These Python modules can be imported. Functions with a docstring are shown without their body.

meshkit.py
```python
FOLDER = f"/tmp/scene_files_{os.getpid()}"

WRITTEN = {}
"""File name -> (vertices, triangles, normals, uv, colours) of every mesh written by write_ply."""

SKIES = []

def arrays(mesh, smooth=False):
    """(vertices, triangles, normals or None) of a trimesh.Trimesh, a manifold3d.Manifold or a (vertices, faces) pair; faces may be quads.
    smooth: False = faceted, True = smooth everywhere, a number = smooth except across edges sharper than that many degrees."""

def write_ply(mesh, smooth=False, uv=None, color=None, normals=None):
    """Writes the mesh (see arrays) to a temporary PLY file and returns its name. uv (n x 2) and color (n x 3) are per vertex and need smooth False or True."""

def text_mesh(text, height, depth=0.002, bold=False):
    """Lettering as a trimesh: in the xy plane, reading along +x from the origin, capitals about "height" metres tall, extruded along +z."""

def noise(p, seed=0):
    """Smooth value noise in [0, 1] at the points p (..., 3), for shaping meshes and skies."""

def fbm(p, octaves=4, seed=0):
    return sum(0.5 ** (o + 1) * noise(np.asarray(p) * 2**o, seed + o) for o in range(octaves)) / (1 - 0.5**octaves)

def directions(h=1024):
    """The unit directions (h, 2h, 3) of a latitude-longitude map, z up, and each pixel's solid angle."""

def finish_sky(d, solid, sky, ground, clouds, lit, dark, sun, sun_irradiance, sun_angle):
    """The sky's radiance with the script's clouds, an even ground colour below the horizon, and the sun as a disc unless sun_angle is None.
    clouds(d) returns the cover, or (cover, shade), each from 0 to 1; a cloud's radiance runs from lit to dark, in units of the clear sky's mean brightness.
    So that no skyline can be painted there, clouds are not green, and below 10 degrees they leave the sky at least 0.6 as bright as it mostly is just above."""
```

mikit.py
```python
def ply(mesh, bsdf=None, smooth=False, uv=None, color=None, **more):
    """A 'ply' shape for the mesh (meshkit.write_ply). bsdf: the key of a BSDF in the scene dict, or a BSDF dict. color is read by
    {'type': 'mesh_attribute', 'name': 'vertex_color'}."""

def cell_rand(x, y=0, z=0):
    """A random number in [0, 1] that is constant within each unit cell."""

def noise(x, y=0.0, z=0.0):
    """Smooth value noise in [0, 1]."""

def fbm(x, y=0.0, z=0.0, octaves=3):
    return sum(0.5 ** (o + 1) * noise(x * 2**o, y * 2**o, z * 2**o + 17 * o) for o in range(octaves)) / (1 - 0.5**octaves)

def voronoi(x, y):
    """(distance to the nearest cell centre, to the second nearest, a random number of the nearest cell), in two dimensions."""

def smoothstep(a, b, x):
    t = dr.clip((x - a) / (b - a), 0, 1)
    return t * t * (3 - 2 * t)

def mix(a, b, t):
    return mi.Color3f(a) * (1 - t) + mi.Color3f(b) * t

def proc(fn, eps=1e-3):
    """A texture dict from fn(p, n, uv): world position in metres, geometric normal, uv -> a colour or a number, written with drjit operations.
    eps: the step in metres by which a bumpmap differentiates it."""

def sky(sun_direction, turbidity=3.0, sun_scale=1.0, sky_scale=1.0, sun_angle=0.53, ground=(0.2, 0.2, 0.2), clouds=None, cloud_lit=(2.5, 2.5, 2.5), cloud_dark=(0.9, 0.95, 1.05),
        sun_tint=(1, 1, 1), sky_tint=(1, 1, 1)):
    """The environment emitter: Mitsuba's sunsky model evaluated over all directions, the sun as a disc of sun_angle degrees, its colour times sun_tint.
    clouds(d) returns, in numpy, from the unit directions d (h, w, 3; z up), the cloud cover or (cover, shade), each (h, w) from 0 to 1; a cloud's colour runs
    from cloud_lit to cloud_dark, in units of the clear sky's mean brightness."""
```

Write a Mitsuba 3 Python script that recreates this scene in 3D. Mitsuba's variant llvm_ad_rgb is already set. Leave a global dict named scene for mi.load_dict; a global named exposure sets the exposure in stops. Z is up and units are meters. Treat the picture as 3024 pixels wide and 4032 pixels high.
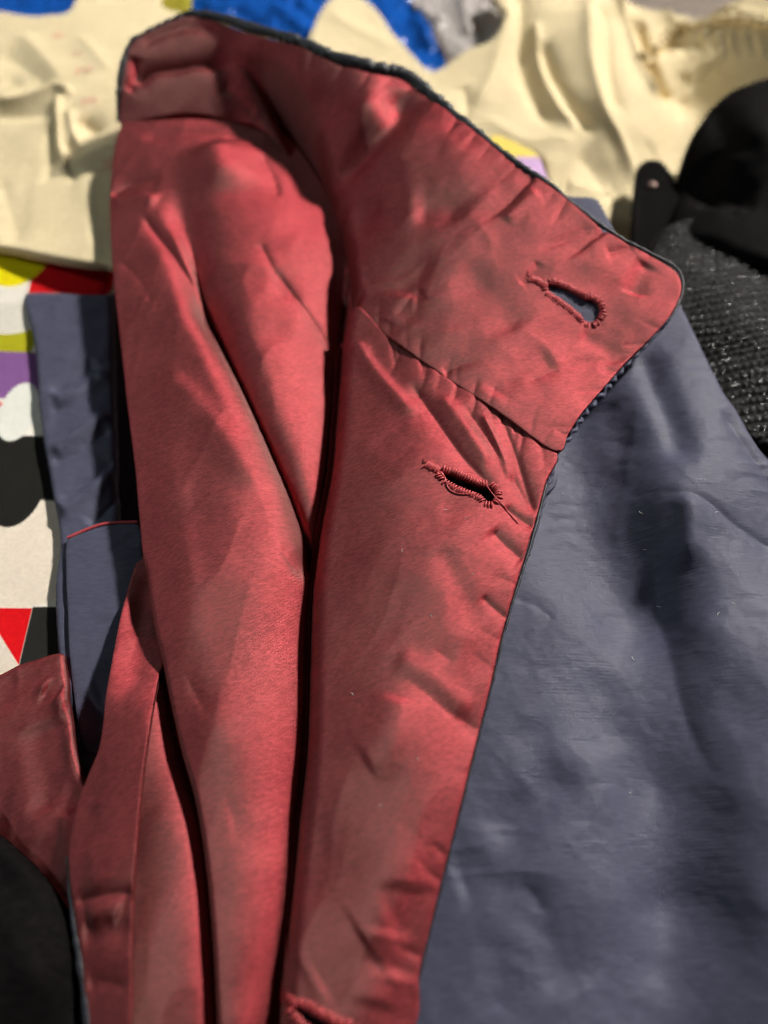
"""A dark navy jacket with a red changeant lining, thrown open on a pile of clothes and bags.  Units: metres; layout tables in millimetres."""
import math
import numpy as np
import trimesh
import shapely
from scipy.interpolate import RBFInterpolator
from scipy.spatial import Delaunay
import drjit as dr
import mitsuba as mi
import mikit
import meshkit

T = mi.ScalarTransform4f
scene, labels = {"type": "scene"}, {}

# ---------------------------------------------------------------- camera, lamps, exposure
scene["camera"] = {
    "type": "thinlens", "fov": 66.0, "fov_axis": "y",
    "to_world": T().look_at(origin=[0.0, -0.155, 0.325], target=[0.0, -0.005, 0.0652], up=[0, 0, 1]),
    "aperture_radius": 0.0040, "focus_distance": 0.302, "near_clip": 0.01, "far_clip": 20.0,
}


def lamp(key, pos, radius, rgb):
    scene[key] = {"type": "sphere", "center": pos, "radius": radius, "bsdf": {"type": "diffuse"},
                  "emitter": {"type": "area", "radiance": {"type": "rgb", "value": rgb}}}


lamp("ceiling_lamp", [2.25, 1.90, 2.55], 0.150, [1120, 1060, 970])
lamp("side_lamp", [-1.40, 0.35, 0.95], 0.070, [78, 90, 88])
labels["ceiling_lamp"] = {"label": "ceiling lamp bulb outside the picture, to the upper right", "category": "lamp"}
labels["side_lamp"] = {"label": "dimmer lamp bulb outside the picture, to the left", "category": "lamp"}
scene["room_light"] = {"type": "constant", "radiance": {"type": "rgb", "value": [0.032, 0.030, 0.028]}}
exposure = 0.0

# ---------------------------------------------------------------- layout: outlines, height points and folds of every cloth (mm, table frame)
LINT = [[6.6, -21.4], [30.6, -8.8], [16.6, -46.7], [-11.1, -73.3], [-1.4, -110.1], [32.2, -30.8], [10.7, -96.1], [22.9, -5.0]]
S = {'lining': {'outline': [[-133.9, 242.5], [-121.6, 244.0], [-99.9, 247.9], [-82.5, 245.9], [-65.1, 243.7], [-46.9, 226.0], [-28.5, 190.0], [-19.3, 153.5], [-14.1, 120.0], [-15.6, 85.9], [-17.4, 49.6],
                        [-18.1, 25.9], [-21.9, 7.7], [-23.3, -13.1], [-25.8, -44.7], [-27.1, -87.3], [-29.2, -117.1], [-30.6, -143.9], [-32.4, -173.1], [-79.5, -173.3], [-80.7, -156.3],
                        [-83.5, -130.3], [-86.1, -101.4], [-85.9, -81.2], [-84.0, -68.4], [-82.4, -60.3], [-87.1, -41.8], [-91.1, -25.8], [-95.1, -12.8], [-99.3, 6.6], [-103.7, 26.3], [-111.2, 54.9],
                        [-118.4, 85.3], [-126.5, 117.9], [-132.4, 146.5], [-137.4, 173.6], [-139.2, 189.3], [-140.7, 211.7], [-139.4, 232.0]],
            'heights': [[-132.7, 234.3, 66.0], [-99.1, 241.1, 66.0], [-67.0, 236.3, 62.0], [-33.0, 185.0, 56.0], [-138.7, 189.3, 61.0], [-93.2, 168.1, 64.0], [-61.3, 168.1, 64.0],
                        [-126.0, 117.9, 55.0], [-85.3, 95.7, 60.0], [-47.8, 95.7, 60.0], [-111.2, 54.9, 52.0], [-78.3, 33.6, 58.0], [-43.3, 22.8, 57.0], [-95.4, -11.8, 50.0], [-60.6, -29.1, 57.0],
                        [-33.2, -27.7, 54.0], [-83.1, -70.1, 47.0], [-73.9, -94.5, 47.0], [-51.7, -88.6, 55.0], [-32.5, -102.7, 50.0], [-79.5, -130.4, 44.0], [-66.8, -130.7, 47.0],
                        [-65.8, -150.1, 46.0], [-48.1, -131.1, 52.0], [-40.7, -150.2, 51.0], [-75.5, -172.1, 40.0], [-60.2, -171.9, 43.0], [-42.1, -171.6, 48.0], [-31.9, -171.9, 42.0],
                        [-14.4, 75.6, 52.0], [-22.1, -53.1, 48.0]],
            'folds': [('groove',
                       [[-19.1, 118.8], [-20.1, 101.3], [-21.0, 74.3], [-22.1, 48.9], [-22.6, 29.8], [-24.8, 11.6], [-27.1, -7.6], [-28.6, -27.1], [-28.8, -45.1], [-28.3, -87.3], [-30.2, -115.7],
                        [-31.4, -138.8], [-32.8, -156.3], [-33.8, -171.9]],
                       -12, 7, 45, 1.8, 0, 0),
                      ('groove', [[-97.1, 162.2], [-86.2, 120.0], [-74.4, 92.1], [-61.8, 65.2], [-49.6, 38.2], [-39.0, 14.3], [-32.7, -2.1], [-28.2, -15.6]], -11, 13, 13, 0.8, 0.35, 0.0),
                      ('ridge', [[-104.1, 191.7], [-96.8, 159.1], [-86.5, 122.8], [-74.6, 94.8], [-62.1, 68.9], [-50.4, 45.2]], -5.5, 9, 8, 0, 0.2, 0.45),
                      ('groove', [[-94.0, -12.0], [-88.1, -40.8], [-81.3, -62.1], [-73.0, -86.9], [-65.0, -105.5], [-59.8, -122.7], [-56.5, -137.5], [-54.1, -150.2], [-51.1, -171.7]], -11, 3, 19, 0.5,
                       0.3, 0),
                      ('crease', [[-121.6, 169.9], [-108.6, 151.6], [-97.5, 135.5], [-90.1, 123.2], [-81.6, 100.6], [-73.6, 84.3]], -3.2, 2.0, 3.4, 0, 0.15, 0.3),
                      ('ridge', [[-106.6, 163.3], [-94.1, 135.0], [-82.1, 106.0]], 2.0, 3, 3, 0, 0.3, 0.3),
                      ('crease', [[-138.5, 181.5], [-131.3, 188.3], [-121.9, 190.8], [-112.3, 190.7]], -2.2, 2.5, 4, 0, 0.15, 0.15),
                      ('ridge', [[-136.9, 176.6], [-122.6, 177.8], [-112.5, 173.3]], 1.8, 4, 4, 0, 0.15, 0.15), ('ridge', [[-90.7, 220.4], [-84.1, 202.1], [-78.0, 177.2]], 6.5, 15, 14, 0, 0.35, 0.35),
                      ('crease', [[-52.2, 130.6], [-40.6, 113.7], [-29.5, 99.2], [-22.4, 85.8]], -1.6, 1.8, 3, 0, 0.15, 0.15),
                      ('crease', [[-59.7, 146.0], [-49.6, 123.7], [-42.5, 110.5]], -1.0, 1.6, 3, 0, 0.15, 0.15),
                      ('crease', [[-65.1, 213.0], [-56.7, 195.4], [-53.1, 177.6]], -1.2, 2.5, 3, 0, 0.15, 0.15),
                      ('crease', [[-41.9, -12.1], [-36.2, -19.5], [-31.3, -24.6]], -0.9, 4, 0.9, 0, 0.5, 0.3), ('crease', [[-72.4, -61.3], [-66.9, -71.7], [-59.4, -80.7]], -1.2, 6, 1.2, 0, 0.5, 0.3),
                      ('ridge', [[-99.7, 72.3], [-73.6, 44.8], [-49.6, 9.2]], 1.2, 5, 7, 0, 0.15, 0.15),
                      ('ridge', [[-98.5, 48.1], [-82.5, 2.3], [-68.7, -54.8], [-50.7, -103.1]], 1.2, 7, 10, 0, 0.15, 0.15),
                      ('ridge', [[-128.3, 220.5], [-99.7, 225.4], [-70.8, 223.8]], -1.0, 4, 4, 0, 0.15, 0.15),
                      ('crease', [[-128.0, 140.2], [-115.8, 127.1], [-106.7, 109.4]], -0.8, 2, 3, 0, 0.15, 0.15),
                      ('crease', [[-53.8, -103.1], [-50.0, -111.7], [-48.4, -120.2]], -0.6, 6, 1.2, 0, 0.5, 0.4)]},
 'facing': {'outline': [[-17.4, 96.0], [-11.3, 100.4], [4.1, 80.2], [23.4, 60.9], [50.7, 37.5], [68.5, 22.8], [63.2, 8.8], [58.3, -6.2], [52.6, -22.4], [47.7, -36.0], [42.1, -52.4], [37.0, -70.4],
                        [31.2, -89.1], [25.7, -106.8], [20.6, -123.4], [15.8, -139.0], [11.0, -155.1], [5.8, -172.7], [-35.2, -173.1], [-34.3, -156.3], [-33.0, -138.6], [-31.7, -115.4],
                        [-29.5, -87.6], [-30.0, -45.7], [-29.9, -27.4], [-28.4, -8.3], [-25.9, 9.5], [-23.7, 26.5], [-23.2, 45.1], [-22.2, 69.6], [-21.1, 90.7]],
            'heights': [[-11.3, 99.7, 66.0], [13.9, 69.7, 68.0], [41.6, 42.6, 68.0], [68.1, 22.3, 66.0], [-17.9, 68.8, 60.0], [3.7, 16.8, 66.0], [30.8, 15.5, 68.0], [56.3, -9.2, 64.0],
                        [-15.7, -19.9, 58.0], [11.8, -32.8, 65.0], [43.3, -45.6, 61.0], [-17.7, -72.6, 55.0], [3.1, -90.3, 62.0], [31.2, -89.1, 57.0], [-19.2, -124.3, 51.0], [0.1, -131.6, 58.0],
                        [17.4, -135.1, 53.0], [-26.1, -168.2, 46.0], [-9.4, -167.9, 52.0], [6.9, -168.1, 48.0]],
            'folds': [('groove',
                       [[-18.3, 107.5], [-19.5, 92.8], [-20.6, 69.3], [-21.6, 44.9], [-22.2, 26.2], [-24.4, 9.2], [-26.9, -8.6], [-28.5, -27.6], [-28.6, -45.9], [-28.2, -87.7], [-30.4, -115.5],
                        [-31.8, -138.6], [-33.1, -156.3], [-33.9, -171.9]],
                       -14, 7, 24, 1.8, 0, 0),
                      ('ridge', [[-14.1, 84.6], [-5.9, 68.5], [4.0, 52.0], [13.3, 38.7]], 1.4, 3, 4, 0, 0.15, 0.15),
                      ('crease', [[10.8, 58.1], [19.9, 40.5], [29.3, 22.0], [37.8, 10.5], [45.4, 2.2]], -2.6, 2.2, 3.2, 0, 0.15, 0.15),
                      ('ridge', [[23.0, 49.8], [33.4, 31.0], [41.6, 13.8]], 1.0, 3, 3, 0, 0.15, 0.15),
                      ('crease', [[32.3, 44.8], [40.8, 29.0], [50.5, 10.1], [56.9, -5.7]], -2.0, 2.4, 2.4, 0, 0.15, 0.15),
                      ('ridge', [[39.6, 40.3], [44.3, 26.8], [50.3, 8.1]], 1.5, 1.5, 1.5, 0, 0.15, 0.15),
                      ('crease', [[47.9, 38.1], [52.2, 20.6], [56.9, -0.5], [59.1, -7.1]], -1.6, 1.5, 2, 0, 0.15, 0.15),
                      ('crease', [[40.1, -12.1], [46.3, -19.2], [52.4, -24.6]], -2.2, 2.5, 4, 0, 0.15, 0.15), ('crease', [[46.0, -2.1], [51.1, -6.6], [57.0, -11.0]], -1.6, 1.5, 2, 0, 0.15, 0.15),
                      ('crease', [[35.2, -38.5], [39.3, -42.5], [44.6, -46.9]], -1.3, 1.2, 2, 0, 0.15, 0.15),
                      ('crease', [[4.1, -66.3], [15.8, -75.3], [26.6, -84.1], [33.6, -89.7]], -1.4, 8, 2.4, 0, 0.4, 0.2),
                      ('ridge', [[3.3, -61.3], [17.6, -69.7], [30.0, -80.1]], 0.9, 4, 4, 0, 0.15, 0.15), ('crease', [[16.3, -58.0], [22.3, -62.2], [25.0, -64.6]], -0.5, 3, 1, 0, 0.5, 0.4),
                      ('ridge', [[20.6, -20.3], [26.9, -36.3], [34.7, -49.5]], -1.0, 5, 6, 0, 0.15, 0.15), ('ridge', [[-7.5, -97.0], [0.1, -90.2], [4.8, -74.5]], 1.2, 7, 7, 0, 0.15, 0.15),
                      ('ridge', [[-26.6, -156.3], [-18.2, -151.4], [-7.0, -144.1], [2.9, -139.2]], 0.8, 8, 7, 0, 0.15, 0.15),
                      ('ridge', [[-20.7, -159.9], [-12.4, -153.9], [-4.1, -147.8]], -1.2, 10, 10, 0, 0.15, 0.15), ('ridge', [[-4.0, -165.7], [-2.0, -155.1], [0.1, -144.1]], 0.8, 7, 7, 0, 0.15, 0.15),
                      ('ridge', [[7.2, -131.5], [5.7, -145.3], [2.8, -158.7]], -1.0, 9, 9, 0, 0.15, 0.15),
                      ('crease', [[-2.4, 88.7], [-4.9, 80.5], [-6.2, 72.2]], -0.31740313697016886, 1.7507143636870572, 1.3988461943490726, 0, 0, 0.7),
                      ('crease', [[3.6, 82.1], [4.3, 71.7], [5.7, 61.2]], -0.6443647127568605, 0.9045235345312472, 0.9992013902551166, 0, 0, 0.7),
                      ('crease', [[7.7, 77.6], [5.1, 68.2], [0.5, 59.2]], -0.67047151227967, 1.1169275648690045, 0.8809761742113942, 0, 0, 0.7),
                      ('crease', [[16.0, 68.6], [16.3, 62.9], [15.7, 57.4]], -0.87688679337005, 1.888347886788416, 1.252806762487826, 0, 0, 0.7),
                      ('crease', [[18.6, 65.8], [16.4, 56.0], [12.6, 46.3]], -0.5167139608334306, 1.1903378268326243, 0.9601360502473756, 0, 0, 0.7),
                      ('crease', [[23.5, 60.8], [22.3, 54.8], [20.5, 49.0]], -0.4859747589618773, 2.4106287995900226, 1.1444098526465214, 0, 0, 0.7),
                      ('crease', [[30.3, 54.7], [28.6, 47.8], [25.0, 41.0]], -0.7498770133747639, 2.459927263155803, 0.8899371444581917, 0, 0, 0.7),
                      ('crease', [[38.0, 48.2], [36.3, 41.9], [34.4, 35.6]], -0.8731079397546998, 1.2474955238593255, 1.295655026848225, 0, 0, 0.7),
                      ('crease', [[44.1, 43.0], [43.1, 33.0], [43.2, 23.3]], -0.36483172143889975, 2.2795043656263196, 1.3184746726752332, 0, 0, 0.7),
                      ('crease', [[49.2, 38.7], [47.3, 34.9], [45.8, 31.2]], -0.8508523113199873, 1.5157243147903297, 1.388308690685285, 0, 0, 0.7),
                      ('crease', [[53.3, 35.4], [52.5, 29.6], [51.3, 23.8]], -0.7135047524093251, 2.7438791431836367, 0.9688412054335391, 0, 0, 0.7),
                      ('crease', [[56.5, 32.8], [54.0, 23.0], [52.5, 13.6]], -0.7957773070791758, 1.7320937397875433, 1.111966505051374, 0, 0, 0.7),
                      ('crease', [[61.9, 28.5], [62.9, 19.6], [61.8, 10.8]], -0.7389986540260058, 2.656123312102951, 1.2267196113845171, 0, 0, 0.7),
                      ('crease', [[57.2, -8.6], [53.6, -7.1], [49.2, -5.8]], -0.38126196539999047, 3.248452885233524, 1.593964236080933, 0, 0, 0.7),
                      ('crease', [[48.4, -34.0], [43.0, -31.9], [37.1, -29.9]], -0.3615157660897388, 1.3637790611293792, 1.2850504860604983, 0, 0, 0.7),
                      ('crease', [[41.8, -54.9], [34.4, -51.2], [25.7, -47.5]], -0.30892405365460773, 2.7682619260348535, 1.6038014244052465, 0, 0, 0.7),
                      ('crease', [[38.7, -64.8], [33.0, -60.9], [27.9, -56.9]], -0.34537270533834197, 2.5968777585548137, 1.2225538362778807, 0, 0, 0.7),
                      ('crease', [[32.3, -85.6], [26.7, -82.4], [20.9, -79.1]], -0.432264330541557, 1.06559325201967, 1.3955440798619096, 0, 0, 0.7),
                      ('crease', [[27.7, -100.3], [21.9, -98.3], [16.9, -96.2]], -0.33915380321107996, 2.463379391310631, 1.5195877792640395, 0, 0, 0.7),
                      ('crease', [[20.1, -124.8], [16.7, -122.4], [14.0, -119.9]], -0.5826065907905675, 2.1850881412886576, 1.3840710525001074, 0, 0, 0.7),
                      ('crease', [[17.9, -132.2], [13.0, -128.3], [8.5, -124.4]], -0.4921413702268403, 1.4197371277442932, 1.5472415583472412, 0, 0, 0.7),
                      ('crease', [[11.7, -152.4], [6.5, -150.6], [1.3, -148.8]], -0.4881657898307348, 1.1010446547886243, 1.1440149940639088, 0, 0, 0.7)]},
 'collar': {'outline': [[-139.7, 233.2], [-120.2, 235.4], [-98.3, 237.6], [-81.2, 235.7], [-66.0, 230.1], [-49.3, 212.1], [-32.2, 175.1], [-22.4, 140.5], [-17.8, 109.7], [-11.3, 100.8], [4.1, 79.2],
                        [23.4, 60.4], [50.5, 36.4], [68.3, 21.9], [73.8, 29.8], [80.5, 39.9], [89.9, 51.3], [101.1, 64.5], [111.5, 74.3], [119.9, 82.7], [125.2, 90.8], [128.2, 98.8], [127.6, 105.1],
                        [125.0, 108.7], [119.4, 112.8], [109.8, 118.4], [96.2, 127.9], [77.2, 147.5], [57.5, 166.4], [35.4, 194.5], [11.6, 224.4], [-6.7, 227.3], [-25.3, 235.2], [-44.4, 247.9],
                        [-64.1, 259.1], [-81.8, 270.1], [-99.5, 276.5], [-111.7, 274.0], [-126.2, 267.6], [-132.2, 263.2], [-136.3, 252.6], [-138.3, 243.8]],
            'heights': [[-139.6, 234.3, 66.0], [-98.3, 237.6, 68.0], [-66.0, 230.3, 66.0], [-128.5, 252.7, 83.0], [-137.2, 247.0, 79.0], [-99.6, 257.6, 85.0], [-99.5, 274.0, 95.0],
                        [-64.1, 256.9, 95.0], [-80.5, 251.1, 79.0], [-44.5, 231.6, 86.0], [-30.4, 202.4, 70.0], [-21.0, 151.5, 64.0], [-15.7, 108.8, 64.0], [-11.1, 206.8, 92.0], [6.7, 177.2, 88.0],
                        [-25.3, 234.7, 96.0], [11.6, 221.9, 92.0], [4.3, 135.1, 78.0], [10.0, 75.6, 68.6], [23.4, 61.1, 68.3], [57.5, 164.9, 92.0], [44.4, 104.7, 79.0], [50.6, 37.6, 68.4],
                        [68.3, 22.1, 66.4], [96.2, 127.2, 86.0], [89.3, 83.4, 73.0], [101.2, 65.4, 70.0], [126.4, 103.6, 80.0], [120.0, 83.2, 76.0]],
            'folds': [('groove', [[-79.6, 258.9], [-64.7, 248.1], [-50.0, 229.1], [-38.4, 207.0], [-28.6, 173.0], [-21.9, 140.2], [-17.1, 106.8]], -34, 8, 14, 3.0, 0.3, 0),
                      ('crease', [[-132.4, 247.1], [-122.6, 253.0], [-109.3, 255.6], [-92.3, 257.5], [-72.0, 255.6]], -5, 3.5, 2.5, 0, 0.1, 0.3),
                      ('crease', [[-130.4, 258.8], [-131.5, 250.7], [-134.4, 243.8]], -3, 2, 2, 0, 0.15, 0.15), ('crease', [[-85.6, 250.0], [-75.8, 242.7], [-68.4, 235.2]], -1.2, 2, 3, 0, 0.15, 0.15),
                      ('ridge', [[-30.0, 214.4], [-29.1, 201.6], [-30.1, 185.0], [-26.0, 163.0]], 2.0, 6, 5, 0, 0.15, 0.15),
                      ('ridge', [[9.3, 221.5], [4.6, 200.8], [-6.6, 190.6], [-14.6, 185.8], [-16.8, 170.4]], -7, 9, 9, 0, 0.2, 0.3),
                      ('ridge', [[-128.5, 263.1], [-114.1, 269.5], [-99.5, 272.2], [-84.4, 266.3]], -1.2, 2.5, 2.5, 0, 0.15, 0.15),
                      ('crease', [[37.0, 126.4], [47.6, 134.7], [56.1, 142.0], [66.4, 153.6]], -2.0, 7, 1.8, 0, 0.6, 0),
                      ('ridge', [[53.6, 131.6], [62.3, 141.0], [69.9, 147.0]], 1.0, 3, 3, 0, 0.15, 0.15),
                      ('crease', [[63.0, 115.0], [77.5, 121.5], [86.9, 125.8], [94.3, 129.3]], -1.2, 6, 2.0, 0, 0.5, 0.2),
                      ('crease', [[74.8, 108.8], [85.4, 117.4], [91.8, 122.8], [97.4, 127.4]], -1.5, 6, 1.6, 0, 0.6, 0),
                      ('crease', [[96.6, 116.0], [103.6, 117.3], [109.5, 119.5]], -1.2, 2, 2, 0, 0.15, 0.15), ('ridge', [[106.9, 95.5], [110.6, 104.1], [115.3, 111.8]], -1.4, 4, 5, 0, 0.15, 0.15),
                      ('crease', [[58.3, 101.8], [63.5, 105.5], [67.9, 112.1]], -0.9, 1.6, 3, 0, 0.15, 0.15),
                      ('crease', [[24.3, 60.3], [30.1, 63.1], [35.9, 64.7], [43.7, 65.6]], -0.9, 1.4, 4, 0, 0.1, 0.6), ('ridge', [[6.2, 98.2], [12.4, 110.5], [22.4, 108.4]], -1.8, 9, 12, 0, 0.3, 0.3),
                      ('ridge', [[0.1, 88.3], [8.2, 97.7], [15.2, 98.3]], 0.9, 5, 7, 0, 0.15, 0.15), ('crease', [[4.1, 89.4], [10.2, 97.2], [15.3, 104.0]], -0.8, 1.6, 4, 0, 0.3, 0.3),
                      ('ridge', [[-15.0, 130.5], [-13.0, 118.4], [-12.4, 107.4]], 2.2, 2.6, 2.6, 0, 0.15, 0.15), ('ridge', [[10.7, 145.0], [27.3, 143.3], [37.3, 134.7]], -2.0, 10, 10, 0, 0.3, 0.3),
                      ('ridge', [[0.1, 155.7], [-8.6, 151.3], [-11.8, 137.1]], -2.2, 7, 7, 0, 0.3, 0.3), ('ridge', [[34.6, 114.0], [46.0, 95.6], [57.0, 77.6]], -1.3, 8, 10, 0, 0.15, 0.15),
                      ('ridge', [[43.7, 46.6], [55.8, 59.6], [72.0, 66.9]], -1.2, 6, 6, 0, 0.15, 0.15), ('crease', [[57.3, 52.8], [69.4, 60.0], [83.6, 65.3], [98.4, 66.6]], -0.9, 2, 4, 0, 0.15, 0.15),
                      ('ridge', [[82.9, 78.8], [95.9, 70.0], [99.0, 63.2]], -0.9, 4, 4, 0, 0.15, 0.15), ('crease', [[-30.4, 202.4], [-20.3, 173.0], [-18.8, 155.7]], -2, 3, 3, 0, 0.15, 0.15),
                      ('crease', [[-2.8, 88.7], [-1.9, 95.6], [-2.5, 103.2]], -0.4663610421887395, 1.3030736538763648, 0.9097786559201437, 0, 0, 0.7),
                      ('crease', [[2.4, 82.7], [2.7, 87.8], [3.4, 92.8]], -0.4225434481949472, 2.0240546878769767, 1.2045904211878886, 0, 0, 0.7),
                      ('crease', [[9.8, 74.6], [9.6, 82.9], [9.5, 91.3]], -0.29523573048897506, 2.434662011737708, 1.0856338107616, 0, 0, 0.7),
                      ('crease', [[15.4, 68.9], [15.7, 75.3], [16.5, 81.8]], -0.6999842417894059, 2.4106361395979583, 1.1105060597142842, 0, 0, 0.7),
                      ('crease', [[26.1, 58.6], [27.8, 64.8], [29.5, 71.0]], -0.6994620437591934, 2.690154237886357, 1.2147354412075668, 0, 0, 0.7),
                      ('crease', [[30.3, 54.8], [30.5, 62.7], [31.0, 70.6]], -0.3075362324432366, 2.057083272852409, 1.3702049791839865, 0, 0, 0.7),
                      ('crease', [[37.0, 48.8], [38.2, 54.2], [38.6, 59.7]], -0.7013467664300127, 2.5887073895140085, 1.2076954880108892, 0, 0, 0.7),
                      ('crease', [[42.9, 43.6], [45.5, 51.4], [50.2, 59.3]], -0.4760422644479675, 1.4155649187263473, 1.1423146348675803, 0, 0, 0.7),
                      ('crease', [[48.6, 38.7], [50.8, 44.8], [53.5, 51.0]], -0.2463375823985216, 1.8758958986236887, 1.0305831907235792, 0, 0, 0.7),
                      ('crease', [[59.1, 30.3], [60.3, 37.2], [63.7, 44.5]], -0.38073036250685677, 2.0170302950288637, 1.1410472838209607, 0, 0, 0.7),
                      ('crease', [[63.9, 26.5], [67.2, 31.9], [69.7, 37.4]], -0.4960790015746139, 1.5085474774046148, 1.0432521912619606, 0, 0, 0.7),
                      ('crease', [[-55.8, 253.7], [-60.7, 251.3], [-67.7, 250.8]], -0.4213568507865652, 2.0469063268264356, 1.6357725928719373, 0, 0, 0.7),
                      ('crease', [[-35.9, 241.3], [-39.3, 236.0], [-42.4, 231.8]], -0.6765814815001933, 2.4372401137947324, 1.3532213902335644, 0, 0, 0.7),
                      ('crease', [[-20.4, 232.2], [-24.8, 227.7], [-29.6, 224.7]], -0.7448131825371844, 1.1859799574395031, 1.5835811109997124, 0, 0, 0.7),
                      ('crease', [[-7.8, 227.0], [-11.5, 219.7], [-16.9, 214.5]], -0.5479110621611054, 2.2535006997287645, 1.3634932499557675, 0, 0, 0.7),
                      ('crease', [[2.8, 225.1], [-1.2, 219.5], [-5.3, 214.3]], -0.7389724919774372, 2.7897686183381665, 1.4713409135670066, 0, 0, 0.7),
                      ('crease', [[13.7, 221.6], [6.1, 215.0], [-3.6, 208.1]], -0.7515550773480506, 1.5245029615474317, 1.4597293250696892, 0, 0, 0.7),
                      ('crease', [[34.3, 194.8], [30.2, 184.6], [24.0, 175.1]], -0.6219426860195412, 1.9547991090457322, 1.1447669305927914, 0, 0, 0.7),
                      ('crease', [[42.6, 184.0], [40.1, 179.1], [37.3, 174.4]], -0.60214319636135, 2.6805661506261855, 1.610997127185895, 0, 0, 0.7),
                      ('crease', [[49.3, 175.6], [45.0, 169.0], [42.2, 162.4]], -0.48955099487517106, 1.1632101971320326, 1.4932425812748877, 0, 0, 0.7),
                      ('crease', [[60.2, 162.8], [54.6, 156.3], [49.5, 150.0]], -0.42741816487449574, 2.259202410956825, 1.205223667332494, 0, 0, 0.7),
                      ('crease', [[76.0, 146.4], [72.1, 139.7], [69.3, 133.1]], -0.38041941757099607, 2.616384843448607, 1.4657589326951115, 0, 0, 0.7),
                      ('crease', [[81.0, 141.5], [77.0, 134.0], [72.0, 126.7]], -0.7710789234867387, 2.1018341256595714, 1.250136053487085, 0, 0, 0.7),
                      ('crease', [[97.6, 126.5], [94.2, 124.1], [92.0, 121.7]], -0.661423031425982, 1.533024533440416, 1.1154505530331666, 0, 0, 0.7),
                      ('crease', [[110.6, 117.9], [104.2, 113.7], [97.1, 109.6]], -0.4116105526856272, 1.7765158279723927, 1.4389422903095286, 0, 0, 0.7),
                      ('crease', [[116.2, 114.1], [113.0, 108.7], [110.3, 103.4]], -0.5227009193472452, 2.9219832633473186, 1.3763692892613104, 0, 0, 0.7),
                      ('crease', [[116.0, 79.0], [110.3, 82.6], [103.6, 86.2]], -0.309059307918424, 1.0404843550895113, 1.4935544717481035, 0, 0, 0.7),
                      ('crease', [[109.9, 73.1], [102.9, 72.9], [95.5, 72.4]], -0.40860372887725926, 1.909769925939082, 1.0198490693789808, 0, 0, 0.7),
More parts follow.
